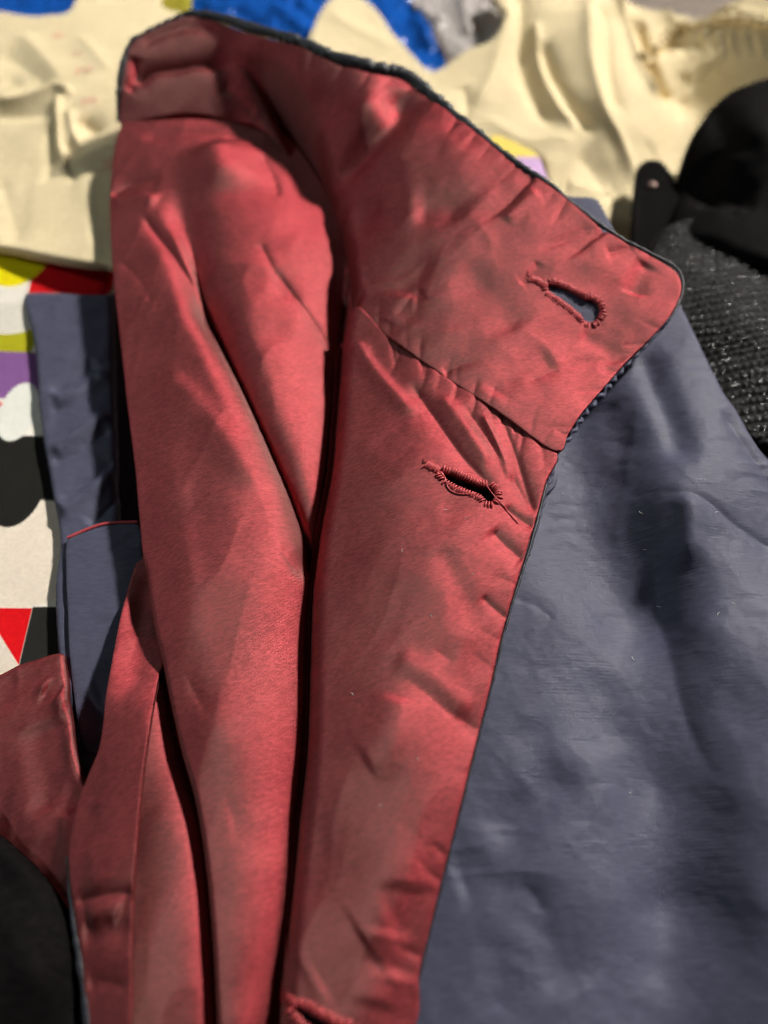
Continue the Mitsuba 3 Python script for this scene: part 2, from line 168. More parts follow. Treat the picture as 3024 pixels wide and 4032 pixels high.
                      ('crease', [[104.9, 68.3], [101.1, 69.3], [96.1, 70.3]], -0.3317895246185676, 1.5259605824171663, 1.0569224844144338, 0, 0, 0.7),
                      ('crease', [[97.4, 60.2], [93.2, 61.4], [88.3, 62.6]], -0.6326945023679227, 2.362937068077584, 1.3642882447987421, 0, 0, 0.7),
                      ('crease', [[89.6, 50.9], [80.9, 50.4], [73.3, 49.8]], -0.5408911213068902, 1.292986362192076, 1.0806134619480683, 0, 0, 0.7),
                      ('crease', [[85.3, 45.7], [80.9, 45.2], [75.7, 44.7]], -0.35720929802335455, 1.914795382748384, 1.1298859247574746, 0, 0, 0.7),
                      ('crease', [[75.6, 32.7], [68.7, 32.5], [63.0, 32.5]], -0.5041843952821162, 1.8385218379043144, 1.5452590006770697, 0, 0, 0.7),
                      ('crease', [[73.3, 29.2], [70.0, 30.8], [67.2, 32.5]], -0.6554264495402391, 2.0186375209168292, 1.170007980195454, 0, 0, 0.7)]},
 'left_facing': {'outline': [[-95.7, -4.2], [-87.1, -36.8], [-81.9, -57.1], [-82.0, -63.5], [-80.6, -81.8], [-80.3, -103.4], [-79.2, -124.5], [-78.5, -143.9], [-75.8, -172.8], [-88.4, -173.2],
                             [-94.0, -153.8], [-98.2, -141.1], [-104.2, -122.0], [-103.8, -108.6], [-100.8, -97.7], [-98.4, -87.2], [-99.9, -63.3], [-101.6, -33.5], [-100.5, -8.9]],
                 'heights': [[-98.4, -7.7, 36.0], [-88.8, -36.9, 40.0], [-82.6, -59.1, 45.0], [-101.6, -37.7, 42.0], [-99.2, -63.3, 47.0], [-81.4, -81.7, 53.0], [-82.8, -103.2, 53.0],
                             [-101.9, -102.1, 47.0], [-103.7, -122.1, 44.0], [-89.5, -130.9, 50.0], [-78.5, -143.9, 48.0], [-95.1, -153.8, 42.0], [-75.8, -171.7, 46.0], [-88.6, -172.1, 40.0]],
                 'folds': [('crease', [[-98.8, -137.8], [-92.3, -136.0], [-84.4, -134.9], [-78.2, -135.6]], -1.6, 2.5, 2, 0, 0.15, 0.15),
                           ('ridge', [[-95.3, -146.3], [-86.8, -145.1], [-79.0, -146.4]], -0.8, 4, 4, 0, 0.15, 0.15),
                           ('ridge', [[-99.2, -70.6], [-98.8, -99.4], [-96.1, -123.9]], -0.9, 4, 5, 0, 0.15, 0.15),
                           ('ridge', [[-93.3, -142.5], [-87.2, -140.0], [-82.5, -140.7]], 1.0, 3, 3, 0, 0.15, 0.15),
                           ('crease', [[-92.0, -160.0], [-86.6, -158.8], [-77.7, -160.6]], -0.8, 2, 3, 0, 0.15, 0.15),
                           ('ridge', [[-93.6, -15.5], [-94.8, -37.3], [-89.0, -70.9]], -0.8, 4, 4, 0, 0.15, 0.15)]},
 'navy_body': {'outline': [[68.4, 102.0], [101.6, 116.1], [131.9, 119.9], [137.1, 108.9], [139.8, 86.8], [144.5, 60.8], [150.2, 47.4], [155.8, 33.0], [164.7, 22.3], [175.8, 6.8], [122.1, -176.7],
                           [-1.3, -178.1], [4.4, -156.4], [13.9, -123.2], [24.4, -86.2], [36.1, -52.6], [45.3, -15.6], [52.1, 26.8], [59.0, 63.0]],
               'heights': [[90.9, 189.3, 54.0], [114.9, 160.9, 56.0], [64.2, 51.5, 50.0], [84.2, 53.7, 47.0], [99.5, 49.4, 56.0], [124.4, 72.3, 62.0], [140.6, 43.2, 61.0], [67.1, 17.3, 48.0],
                           [85.5, 19.8, 44.0], [99.3, 16.7, 49.0], [110.0, 9.8, 60.0], [129.1, 8.6, 62.0], [150.7, 12.3, 56.0], [58.5, -12.8, 48.0], [93.4, -9.7, 42.0], [104.2, -12.8, 48.0],
                           [113.9, -16.9, 56.0], [128.6, -17.9, 58.0], [148.7, -15.4, 53.0], [47.1, -43.5, 47.0], [73.5, -43.1, 46.0], [99.5, -40.3, 39.0], [108.6, -42.9, 45.5], [115.9, -46.8, 55.0],
                           [130.5, -48.0, 58.0], [39.4, -101.9, 46.0], [74.1, -101.9, 46.0], [95.3, -100.6, 39.0], [106.0, -101.7, 45.0], [115.5, -103.4, 54.0], [133.7, -104.4, 59.0],
                           [25.4, -137.0, 42.0], [74.1, -137.1, 44.0], [95.7, -136.7, 37.0], [106.9, -137.1, 43.5], [116.2, -137.7, 53.0], [131.0, -138.0, 58.0], [16.9, -173.3, 38.0],
                           [58.5, -173.2, 41.0], [84.7, -173.4, 37.0], [99.9, -173.1, 42.0], [114.1, -172.5, 51.0], [173.5, 28.8, 48.0]],
               'folds': [('crease', [[104.9, -2.2], [106.2, -24.3], [106.1, -49.8], [106.5, -75.1], [110.6, -94.9], [115.3, -109.1]], -2.6, 5, 7, 0, 0.25, 0.25),
                         ('ridge', [[115.2, 10.5], [117.5, -1.2], [116.4, -13.8], [114.1, -25.6]], 2.6, 6, 4, 0, 0.3, 0.3),
                         ('crease', [[102.9, 8.7], [112.7, 6.7], [124.5, 3.3], [136.5, -5.9], [153.1, -14.8]], -1.5, 2.4, 3.5, 0, 0.3, 0.1),
                         ('ridge', [[32.7, -123.5], [43.2, -113.8], [54.7, -103.7], [70.5, -92.7]], -4.0, 9, 8, 0, 0.3, 0.3),
                         ('ridge', [[42.4, -103.5], [55.6, -96.1], [68.8, -92.8]], 1.4, 7, 7, 0, 0.3, 0.3),
                         ('ridge', [[43.6, -127.8], [47.1, -138.5], [53.4, -151.3], [58.0, -163.7]], -2.7, 9, 9, 0, 0.3, 0.2),
                         ('crease', [[42.0, -129.1], [48.8, -135.9], [53.3, -142.5]], -1.0, 2.5, 3, 0, 0.3, 0.3), ('ridge', [[21.9, -131.6], [34.7, -129.0], [44.6, -134.5]], -1.8, 9, 8, 0, 0.2, 0.3),
                         ('ridge', [[114.9, 84.6], [116.3, 59.7], [119.6, 37.1], [121.2, 16.5]], -3.4, 6, 6, 0, 0.2, 0.2),
                         ('ridge', [[96.2, 58.2], [100.3, 40.4], [102.9, 24.7]], -2.0, 7, 6, 0, 0.2, 0.3), ('crease', [[118.4, -15.9], [129.7, -11.3], [138.9, -14.9]], -1.0, 6, 7, 0, 0.3, 0.3),
                         ('ridge', [[49.4, -76.7], [52.7, -92.9], [50.0, -105.1]], -1.3, 7, 8, 0, 0.3, 0.3), ('ridge', [[77.1, -58.7], [78.2, -76.0], [80.8, -92.2]], -1.4, 8, 8, 0, 0.3, 0.3),
                         ('ridge', [[87.3, -127.3], [91.3, -143.4], [84.4, -166.2]], -2.0, 10, 10, 0, 0.3, 0.3), ('ridge', [[116.4, -68.6], [123.4, -76.0], [127.5, -89.2]], -1.6, 9, 9, 0, 0.3, 0.3),
                         ('ridge', [[39.6, -143.7], [35.9, -156.3], [39.1, -172.0]], -1.4, 8, 8, 0, 0.3, 0.3),
                         ('crease', [[141.7, 48.1], [148.6, 31.2], [154.8, 19.7], [160.5, 6.4]], -2.0, 3, 3, 0, 0.15, 0.15),
                         ('crease', [[49.6, -32.5], [58.2, -36.1], [64.7, -41.7]], -0.7, 1.6, 2, 0, 0.15, 0.15), ('crease', [[63.1, 6.2], [74.5, 10.1], [85.4, 9.9]], -0.35, 1.2, 1.8, 0, 0.4, 0.4),
                         ('crease', [[61.6, -0.2], [74.8, 3.8], [87.5, 3.5]], -0.4, 1.2, 1.8, 0, 0.4, 0.4), ('crease', [[59.5, -6.6], [73.5, -2.6], [87.2, -2.7]], -0.35, 1.2, 1.8, 0, 0.4, 0.4),
                         ('crease', [[58.4, -13.8], [70.3, -10.2], [82.1, -10.1]], -0.3, 1.2, 1.8, 0, 0.4, 0.4), ('crease', [[89.2, 38.6], [96.9, 37.9], [103.8, 33.4]], -0.3, 1.2, 1.8, 0, 0.4, 0.4),
                         ('crease', [[91.8, 27.3], [100.8, 25.9], [108.4, 20.3]], -0.35, 1.2, 1.8, 0, 0.4, 0.4), ('crease', [[113.4, 42.8], [124.7, 44.1], [136.5, 43.5]], -0.4, 1.2, 1.8, 0, 0.4, 0.4),
                         ('crease', [[125.2, 27.6], [137.9, 31.2], [151.2, 32.7]], -0.35, 1.2, 1.8, 0, 0.4, 0.4),
                         ('crease', [[133.6, 11.2], [144.8, 15.2], [156.3, 16.6]], -0.35, 1.2, 1.8, 0, 0.4, 0.4),
                         ('crease', [[73.7, -41.2], [87.8, -37.3], [100.6, -37.9]], -0.3, 1.2, 1.8, 0, 0.4, 0.4),
                         ('crease', [[86.2, -68.8], [96.6, -67.2], [105.3, -69.2]], -0.3, 1.2, 1.8, 0, 0.4, 0.4),
                         ('crease', [[53.7, -113.9], [66.3, -112.4], [79.6, -112.7]], -0.35, 1.2, 1.8, 0, 0.4, 0.4),
                         ('crease', [[57.7, -119.6], [69.7, -118.0], [82.1, -118.4]], -0.3, 1.2, 1.8, 0, 0.4, 0.4),
                         ('crease', [[64.3, -102.2], [74.3, -100.4], [84.9, -100.5]], -0.35, 1.2, 1.8, 0, 0.4, 0.4),
                         ('crease', [[124.3, -38.7], [134.3, -36.7], [144.2, -37.1]], -0.4, 1.2, 1.8, 0, 0.4, 0.4),
                         ('crease', [[125.9, -46.2], [134.0, -44.2], [141.8, -44.9]], -0.3, 1.2, 1.8, 0, 0.4, 0.4),
                         ('crease', [[45.7, -61.5], [56.0, -59.7], [66.2, -60.5]], -0.3, 1.2, 1.8, 0, 0.4, 0.4)]},
 'collar_underside': {'outline': [[36.3, 147.1], [57.8, 161.1], [97.0, 125.1], [120.5, 111.7], [125.7, 104.6], [122.3, 92.9], [102.8, 72.5], [75.9, 40.2], [67.5, 31.3], [33.3, 66.5]],
                      'heights': [[-15.9, 112.8, 60.0], [10.1, 77.9, 66.0], [44.9, 107.8, 76.0], [58.2, 169.1, 89.0], [51.1, 39.4, 66.0], [97.4, 130.7, 83.0], [90.3, 86.2, 70.0], [128.0, 106.8, 77.0],
                                  [121.4, 86.0, 73.0], [102.4, 68.0, 67.0], [69.1, 24.0, 63.5]],
                      'folds': []},
 'front_shell': {'outline': [[-8.5, 104.9], [67.6, 29.5], [57.6, 0.7], [39.5, -52.7], [24.0, -101.3], [3.6, -173.5], [-27.1, -173.6], [-21.9, -115.6], [-23.3, -32.2], [-16.0, 52.2]],
                 'heights': [[-11.8, 105.1, 50.0], [67.5, 28.4, 52.0], [4.0, 27.4, 50.0], [57.4, -1.4, 50.0], [-16.5, -12.8, 44.0], [42.0, -40.2, 48.0], [-18.5, -68.6, 42.0], [29.5, -85.9, 44.0],
                             [-25.8, -168.8, 34.0], [4.4, -168.7, 36.0]],
                 'folds': []},
 'under_collar': {'outline': [[83.6, 174.6], [94.1, 175.7], [104.7, 173.6], [107.2, 165.2], [111.3, 142.3], [118.7, 113.5], [94.9, 98.0], [75.5, 137.7]],
                  'heights': [[84.0, 169.0, 66.0], [106.7, 169.0, 66.0], [111.0, 140.5, 68.0], [88.5, 123.8, 72.0]],
                  'folds': [('crease', [[89.1, 157.1], [99.2, 149.8], [110.0, 147.4]], -1.0, 2, 2, 0, 0.15, 0.15)]},
 'deep_side': {'outline': [[-179.1, 148.6], [-162.1, 165.9], [-116.2, 169.4], [-93.3, -4.2], [-90.5, -93.9], [-114.0, -93.9], [-138.8, -15.4]],
               'heights': [[-162.7, 169.4, 4.0], [-129.1, 169.4, 4.0], [-122.2, 7.4, 4.0], [-90.5, -93.9, 4.0]],
               'folds': []},
 'side_panel': {'outline': [[161.4, 55.3], [170.2, 56.6], [195.4, 55.5], [191.8, 9.1], [163.6, 18.0]],
                'heights': [[170.1, 55.6, 34.0], [186.8, 55.6, 34.0], [182.8, 29.7, 28.0], [165.2, 28.5, 30.0]],
                'folds': []},
 'navy_left': {'outline': [[-182.1, 137.5], [-176.2, 141.7], [-156.5, 140.0], [-139.4, 139.3], [-136.9, 135.6], [-128.9, 90.8], [-121.3, 51.4], [-113.1, 10.8], [-96.9, -2.2], [-93.7, -26.8],
                           [-90.2, -97.6], [-98.5, -121.0], [-107.6, -107.4], [-113.5, -88.5], [-120.9, -67.0], [-127.8, -47.2], [-134.5, -19.5], [-136.8, 0.9], [-145.1, 24.7], [-151.0, 41.5],
                           [-160.2, 69.4], [-170.5, 108.1]],
               'heights': [[-179.7, 138.1, 35.0], [-134.9, 137.1, 36.0], [-159.5, 64.2, 33.0], [-114.8, 64.2, 33.0], [-140.4, 2.0, 32.0], [-103.3, 2.0, 32.0], [-119.5, -65.3, 31.0],
                           [-94.4, -64.0, 27.0], [-105.4, -105.8, 24.0]],
               'folds': [('ridge', [[-155.8, 77.4], [-148.7, 85.5], [-137.3, 96.4]], -2.4, 4, 5, 0, 0.15, 0.15), ('ridge', [[-154.7, 72.1], [-142.8, 77.4], [-130.9, 90.8]], 2.2, 4, 4, 0, 0.15, 0.15),
                         ('crease', [[-154.7, 66.8], [-145.9, 70.8], [-133.7, 88.1]], -1.6, 2.5, 3, 0, 0.15, 0.15),
                         ('ridge', [[-148.8, 42.7], [-140.1, 51.5], [-125.9, 66.8]], 2.6, 4, 4, 0, 0.15, 0.15),
                         ('crease', [[-149.0, 39.1], [-136.8, 45.2], [-124.4, 57.8]], -1.6, 2.5, 4, 0, 0.15, 0.15), ('ridge', [[-140.7, 13.2], [-130.3, 21.2], [-118.4, 34.2]], 3, 4, 4, 0, 0.15, 0.15),
                         ('crease', [[-140.9, 18.9], [-129.8, 29.4], [-119.6, 41.5]], -1.8, 3, 3, 0, 0.15, 0.15),
                         ('crease', [[-125.8, 7.5], [-119.4, 16.5], [-115.2, 24.7]], -3.0, 2.5, 3, 0, 0.15, 0.15),
                         ('ridge', [[-116.1, -82.1], [-113.5, -88.5], [-109.8, -91.7]], 2, 3, 3, 0, 0.15, 0.15),
                         ('crease', [[-123.5, -61.8], [-115.7, -78.8], [-110.6, -91.7]], -1.5, 3, 2, 0, 0.15, 0.15),
                         ('ridge', [[-111.4, -91.7], [-104.5, -88.3], [-98.0, -88.1]], 2.0, 3, 3, 0, 0.15, 0.15)]},
 'flap': {'outline': [[-131.8, -0.5], [-123.9, 3.3], [-116.5, 5.8], [-103.3, 6.2], [-98.8, -8.6], [-95.0, -27.0], [-89.6, -65.3], [-92.3, -88.4], [-110.1, -86.2], [-114.9, -75.6], [-120.1, -56.9],
                      [-125.2, -34.7], [-129.4, -16.6]],
          'heights': [[-131.7, -1.8, 35.0], [-102.6, 4.2, 36.0], [-121.9, -47.9, 34.0], [-96.8, -47.9, 34.0], [-109.9, -82.2, 29.0], [-93.1, -81.9, 28.0]],
          'folds': [('ridge', [[-110.9, -4.2], [-104.8, -18.9], [-105.3, -38.6]], 0.8, 8, 8, 0, 0.15, 0.15), ('ridge', [[-110.4, -65.5], [-102.1, -62.0], [-94.8, -65.3]], -0.8, 7, 7, 0, 0.15, 0.15)]},
 'sleeve_lining': {'outline': [[-162.7, -67.8], [-153.2, -59.1], [-148.0, -56.5], [-137.3, -52.3], [-124.5, -50.3], [-121.3, -56.4], [-114.3, -77.9], [-107.2, -94.6], [-97.9, -110.3], [-90.5, -130.2],
                               [-87.0, -162.6], [-94.5, -169.0], [-119.7, -143.0], [-150.3, -128.2]],
                   'heights': [[-148.1, -56.2, 31.0], [-126.0, -50.5, 36.0], [-133.1, -82.7, 31.0], [-112.9, -84.6, 39.0], [-124.6, -114.4, 30.0], [-102.1, -122.9, 39.0], [-157.4, -81.7, 27.0],
                               [-112.4, -143.1, 29.0], [-91.1, -156.4, 35.0]],
                   'folds': [('ridge', [[-129.6, -61.0], [-122.1, -68.6], [-115.8, -71.0]], 2.0, 4, 4, 0, 0.15, 0.15), ('ridge', [[-127.9, -64.6], [-120.5, -67.1]], -2.0, 4, 4, 0, 0.15, 0.15),
                             ('ridge', [[-128.4, -76.5], [-123.3, -91.6], [-115.9, -109.0]], -1.8, 6, 6, 0, 0.15, 0.15),
                             ('ridge', [[-121.0, -73.9], [-114.6, -90.8], [-105.3, -109.8]], -1.4, 5, 5, 0, 0.15, 0.15),
                             ('ridge', [[-138.4, -65.6], [-131.2, -91.0], [-119.3, -122.0]], 1.4, 9, 9, 0, 0.15, 0.15),
                             ('ridge', [[-108.8, -106.6], [-104.7, -124.2], [-102.1, -137.9]], 1.5, 4, 4, 0, 0.15, 0.15)]},
 'printed_throw': {'outline': [[-246.5, 187.9], [-205.5, 184.9], [-166.1, 177.3], [-144.6, 175.2], [-141.1, 151.7], [-145.0, 137.0], [-137.4, 69.8], [-121.6, -25.0], [-108.5, -105.5],
                               [-165.5, -105.9]],
                   'heights': [[-200.1, 164.6, 35.0], [-152.5, 156.7, 36.0], [-206.0, 186.8, 34.0], [-155.8, 185.6, 35.0], [-194.9, 137.9, 32.0], [-149.0, 142.1, 31.0], [-186.4, 95.9, 28.0],
                               [-173.3, 42.0, 28.0], [-121.6, -25.0, 26.0], [-148.3, -63.7, 26.0], [-140.9, -97.7, 24.0]],
                   'folds': []},
 'yellow_cloth': {'outline': [[-167.4, 465.6], [-137.6, 465.6], [-133.8, 419.4], [-135.9, 405.3], [-151.9, 405.7], [-159.3, 419.4]],
                  'heights': [[-156.6, 424.0, 30.0], [-137.4, 424.0, 30.0], [-145.9, 408.4, 26.0], [-152.0, 460.6, 30.0]],
                  'folds': []},
 'throw_corner': {'outline': [[62.9, 270.2], [83.5, 257.6], [89.1, 251.4], [90.6, 243.6], [92.0, 231.7], [94.1, 218.5], [95.0, 206.5], [87.4, 194.8], [67.8, 198.6], [57.5, 230.9]],
                  'heights': [[73.4, 265.7, 34.0], [100.6, 265.7, 34.0], [81.1, 206.5, 36.0], [98.8, 206.5, 36.0]],
                  'folds': []},
 'blue_bag': {'outline': [[-319.0, 512.5], [-304.7, 447.0], [-257.4, 418.4], [-200.3, 423.4], [-167.1, 430.0], [-137.2, 402.9], [-40.1, 338.7], [31.7, 366.4], [43.4, 388.3], [33.2, 425.8],
                          [17.2, 467.1], [10.6, 493.2]],
              'heights': [[-184.9, 489.0, 10.0], [-90.5, 446.9, 12.0], [23.3, 426.5, 10.0], [41.7, 384.5, 8.0], [-44.6, 485.7, 18.0]],
              'folds': [('ridge', [[-80.6, 451.1], [-62.6, 425.5], [-42.2, 406.1]], 4, 6, 6, 0, 0.15, 0.15), ('ridge', [[-111.0, 448.9], [-89.3, 427.1]], -3, 6, 6, 0, 0.15, 0.15),
                        ('ridge', [[-63.9, 455.1], [-46.4, 434.9]], 3, 4, 4, 0, 0.15, 0.15), ('ridge', [[23.6, 441.6], [32.6, 400.3]], 4, 5, 5, 0, 0.15, 0.15)]},
 'grey_bag': {'outline': [[3.7, 498.3], [17.1, 461.8], [25.1, 438.8], [39.2, 411.0], [48.0, 387.3], [73.8, 393.8], [92.5, 430.0], [104.2, 493.2]],
              'heights': [[10.4, 468.0, 14.0], [91.7, 464.0, 16.0], [54.9, 399.8, 12.0]],
              'folds': [('ridge', [[23.6, 444.4], [42.8, 421.5]], 3, 4, 4, 0, 0.15, 0.15), ('ridge', [[57.4, 454.1], [58.6, 410.1]], 4, 5, 5, 0, 0.15, 0.15),
                        ('ridge', [[73.8, 447.6], [86.3, 435.8]], -3, 4, 4, 0, 0.15, 0.15)]},
 'cotton_bag': {'outline': [[-311.8, 420.5], [-271.6, 392.1], [-251.8, 388.5], [-231.3, 381.1], [-215.9, 380.6], [-204.9, 386.0], [-203.7, 437.9], [-158.1, 440.2], [-149.8, 406.9], [-145.3, 392.6],
                            [-129.2, 382.0], [-111.7, 362.9], [-97.2, 338.4], [-80.5, 312.1], [-68.9, 241.4], [-74.5, 144.5], [-110.5, 124.5], [-133.9, 145.7], [-150.1, 149.7], [-162.7, 153.1],
                            [-180.8, 159.2], [-196.6, 164.8], [-216.9, 168.6], [-236.0, 168.7]],
                'heights': [[-250.6, 383.7, 42.0], [-190.8, 390.9, 44.0], [-147.2, 400.4, 42.0], [-104.3, 349.7, 46.0], [-80.0, 306.9, 48.0], [-228.1, 294.9, 44.0], [-174.8, 285.3, 50.0],
                            [-135.8, 242.5, 50.0], [-211.5, 217.9, 39.0], [-158.2, 212.7, 43.0], [-193.2, 153.5, 45.0], [-130.9, 136.3, 49.0], [-112.9, 169.1, 49.0], [-260.4, 257.0, 40.0]],
                'folds': [('pleat', [[-231.9, 286.4], [-214.2, 283.7], [-200.5, 286.8], [-191.2, 289.9], [-178.1, 280.9]], 5.0, 3.0, 4.0, 0, 0.0, 0.15),
                          ('pleat', [[-229.8, 277.0], [-209.4, 274.0], [-189.6, 274.1]], -3.5, 6, 6, 0, 0, 0.2),
                          ('pleat', [[-188.7, 281.7], [-185.1, 260.6], [-181.7, 243.0], [-174.8, 225.2]], 4.2, 2.4, 2.6, 0, 0.05, 0.3),
                          ('pleat', [[-180.0, 270.4], [-176.0, 255.6], [-168.7, 237.7]], 3.2, 2.2, 3, 0, 0.1, 0.3),
                          ('pleat', [[-173.9, 264.0], [-166.1, 257.4], [-162.3, 249.9]], -5, 5, 5, 0, 0.2, 0.2),
                          ('pleat', [[-190.3, 265.1], [-187.3, 240.5], [-184.8, 215.6]], -2.5, 4, 5, 0, 0.2, 0.2),
                          ('pleat', [[-178.6, 249.3], [-174.6, 231.9], [-167.6, 213.9]], -2.2, 3, 3, 0, 0.2, 0.2),
                          ('pleat', [[-238.8, 338.4], [-215.3, 314.9], [-199.1, 294.0]], -2.5, 8, 8, 0, 0.15, 0.15),
                          ('pleat', [[-231.8, 358.4], [-209.7, 328.5], [-188.2, 296.2]], 2.4, 7, 7, 0, 0.15, 0.15),
                          ('pleat', [[-229.1, 299.3], [-225.2, 307.5], [-217.6, 299.6]], -3, 5, 5, 0, 0.15, 0.15),
                          ('pleat', [[-197.9, 242.0], [-195.4, 205.2], [-188.3, 169.1]], -1.1, 7, 9, 0, 0.15, 0.15),
                          ('pleat', [[-213.3, 225.6], [-201.0, 197.6], [-186.1, 161.2]], -1.3, 5, 6, 0, 0.15, 0.15),
                          ('pleat', [[-190.6, 347.9], [-174.3, 324.8], [-161.8, 303.6]], 1.5, 5, 5, 0, 0.15, 0.15),
                          ('pleat', [[-166.3, 230.8], [-157.3, 194.2], [-147.1, 152.0]], 1.6, 8, 8, 0, 0.15, 0.15)]},
 'cream_cloth': {'outline': [[-75.8, 280.6], [-64.5, 330.9], [-56.7, 350.0], [-50.6, 380.3], [-44.1, 409.6], [-35.2, 429.2], [-19.2, 432.0], [-4.6, 417.3], [6.4, 394.4], [18.7, 374.6], [30.7, 358.8],
                             [39.9, 361.8], [55.5, 373.8], [71.0, 379.9], [81.2, 398.1], [90.8, 447.2], [280.7, 383.4], [246.6, 234.3], [226.4, 221.0], [172.5, 196.2], [152.8, 169.8], [127.0, 150.3],
                             [100.9, 173.7], [99.3, 234.5], [96.4, 250.8], [93.3, 264.5], [84.1, 270.5], [70.0, 267.0], [32.5, 228.3], [-8.0, 239.3]],
                 'heights': [[-56.5, 345.3, 28.0], [-35.0, 424.0, 30.0], [30.7, 358.8, 20.0], [52.3, 367.8, 24.0], [77.6, 389.6, 30.0], [96.1, 348.7, 26.0], [143.6, 384.0, 36.0], [145.7, 290.8, 32.0],
                             [173.9, 326.9, 24.0], [188.5, 334.1, 10.0], [197.3, 392.7, 16.0], [215.7, 367.9, 30.0], [233.0, 328.9, 52.0], [238.2, 404.3, 40.0], [211.0, 307.7, 24.0],
                             [175.8, 283.7, 12.0], [116.9, 263.8, 20.0], [99.8, 227.5, 16.0], [142.0, 225.2, 8.0], [49.7, 309.1, 20.0], [225.8, 278.6, 40.0], [157.7, 237.4, 8.0]],
                 'folds': [('pleat', [[87.0, 416.3], [78.7, 380.8], [69.1, 343.5], [55.9, 317.6]], 3.12, 5.67, 5.67, 0, 0.15, 0.15),
                           ('pleat', [[94.8, 425.1], [90.7, 378.9], [91.5, 345.4], [100.0, 297.2], [108.3, 280.2]], -6.24, 6.62, 5.67, 0, 0, 0.2),
                           ('pleat', [[102.2, 393.9], [100.3, 376.5], [102.2, 336.7], [107.3, 302.6], [116.4, 281.0]], 4.68, 2.84, 3.78, 0, 0.1, 0.1),
                           ('pleat', [[104.2, 373.1], [109.2, 337.5], [116.6, 302.3], [128.2, 276.5]], -5.2, 3.78, 5.67, 0, 0.1, 0.15),
                           ('pleat', [[61.2, 308.1], [82.1, 280.3], [104.0, 277.5], [116.4, 281.6]], 2.6, 6.62, 6.62, 0, 0.15, 0.15),
                           ('pleat', [[137.6, 410.2], [131.4, 347.9], [131.9, 296.5], [142.6, 275.5], [149.0, 262.9], [153.7, 253.4]], 5.72, 3.78, 5.67, 0, 0, 0.1),
                           ('pleat', [[114.5, 269.9], [127.7, 257.8], [137.6, 237.6]], -4.16, 7.56, 7.56, 0, 0.2, 0.2),
                           ('pleat', [[151.0, 413.8], [145.2, 360.1], [141.8, 308.7], [152.6, 284.9]], -4.68, 5.67, 4.73, 0, 0, 0.2),
                           ('pleat', [[165.2, 430.5], [165.7, 391.9], [166.5, 351.0], [169.7, 323.4], [175.2, 323.2]], 6.24, 3.31, 2.84, 0, 0, 0.05),
                           ('ridge', [[177.6, 417.9], [178.5, 386.8], [181.8, 350.9], [188.0, 338.1]], -7.28, 3.78, 9.45, 0, 0.1, 0.1),
                           ('pleat', [[181.6, 384.1], [203.4, 393.5], [213.4, 367.3]], -3.12, 3.78, 4.73, 0, 0.2, 0.2),
                           ('pleat', [[195.2, 401.4], [211.4, 394.9], [219.7, 365.8]], 2.6, 3.78, 3.78, 0, 0.15, 0.15),
                           ('pleat', [[197.7, 354.1], [207.6, 357.2], [213.9, 349.7]], 2.08, 4.73, 4.73, 0, 0.15, 0.15),
                           ('pleat', [[183.0, 322.5], [192.1, 338.3], [203.1, 337.9]], 2.6, 4.73, 4.73, 0, 0.15, 0.15),
                           ('pleat', [[162.3, 278.5], [171.0, 293.9], [186.1, 320.1]], 2.6, 5.67, 5.67, 0, 0.15, 0.15),
                           ('pleat', [[91.9, 263.8], [113.9, 260.5], [139.6, 269.9]], 1.56, 7.56, 7.56, 0, 0.15, 0.15),
                           ('pleat', [[107.1, 246.1], [123.9, 244.8], [138.7, 250.4]], 2.29, 5.67, 5.67, 0, 0.15, 0.15),
                           ('pleat', [[211.8, 436.9], [222.1, 413.1], [233.0, 392.6]], -9.36, 6.62, 6.62, 0, 0.2, 0.2),
                           ('pleat', [[195.4, 433.6], [200.4, 418.1], [205.0, 404.6]], 3.12, 2.84, 2.84, 0, 0.15, 0.15), ('pleat', [[201.4, 442.8], [208.3, 420.4]], -3.12, 2.84, 2.84, 0, 0.15, 0.15),
                           ('pleat', [[232.4, 412.9], [233.9, 386.4], [240.0, 355.3]], 3.12, 2.84, 3.78, 0, 0.15, 0.15),
                           ('pleat', [[205.5, 408.7], [204.8, 392.2], [203.9, 374.9]], -1.6, 2.2, 2.2, 0, 0.15, 0.15),
                           ('pleat', [[208.9, 403.3], [208.1, 388.3], [207.3, 366.5]], 1.8, 2.2, 2.2, 0, 0.15, 0.15),
                           ('pleat', [[211.6, 396.3], [210.9, 383.3], [209.9, 366.6]], -1.6, 2.2, 2.2, 0, 0.15, 0.15),
                           ('pleat', [[215.4, 397.3], [213.3, 377.7], [212.5, 356.7]], 1.8, 2.2, 2.2, 0, 0.15, 0.15),
                           ('pleat', [[217.5, 389.0], [215.5, 371.8], [214.6, 355.9]], -1.6, 2.2, 2.2, 0, 0.15, 0.15),
                           ('pleat', [[219.3, 380.5], [217.8, 366.4], [216.9, 346.0]], 1.8, 2.2, 2.2, 0, 0.15, 0.15),
                           ('pleat', [[223.2, 382.0], [220.2, 361.4], [219.0, 345.4]], -1.6, 2.2, 2.2, 0, 0.15, 0.15),
                           ('pleat', [[224.9, 373.6], [222.5, 356.3], [221.1, 335.7]], 1.8, 2.2, 2.2, 0, 0.15, 0.15),
                           ('pleat', [[226.5, 365.3], [224.7, 351.3], [223.2, 335.2]], -1.6, 2.2, 2.2, 0, 0.15, 0.15),
                           ('pleat', [[230.3, 367.0], [226.8, 346.3], [225.2, 325.9]], 1.8, 2.2, 2.2, 0, 0.15, 0.15),
                           ('pleat', [[231.7, 358.6], [228.9, 341.4], [227.3, 325.6]], -1.6, 2.2, 2.2, 0, 0.15, 0.15),
                           ('pleat', [[233.0, 350.4], [231.0, 336.6], [229.5, 317.1]], 1.8, 2.2, 2.2, 0, 0.15, 0.15),
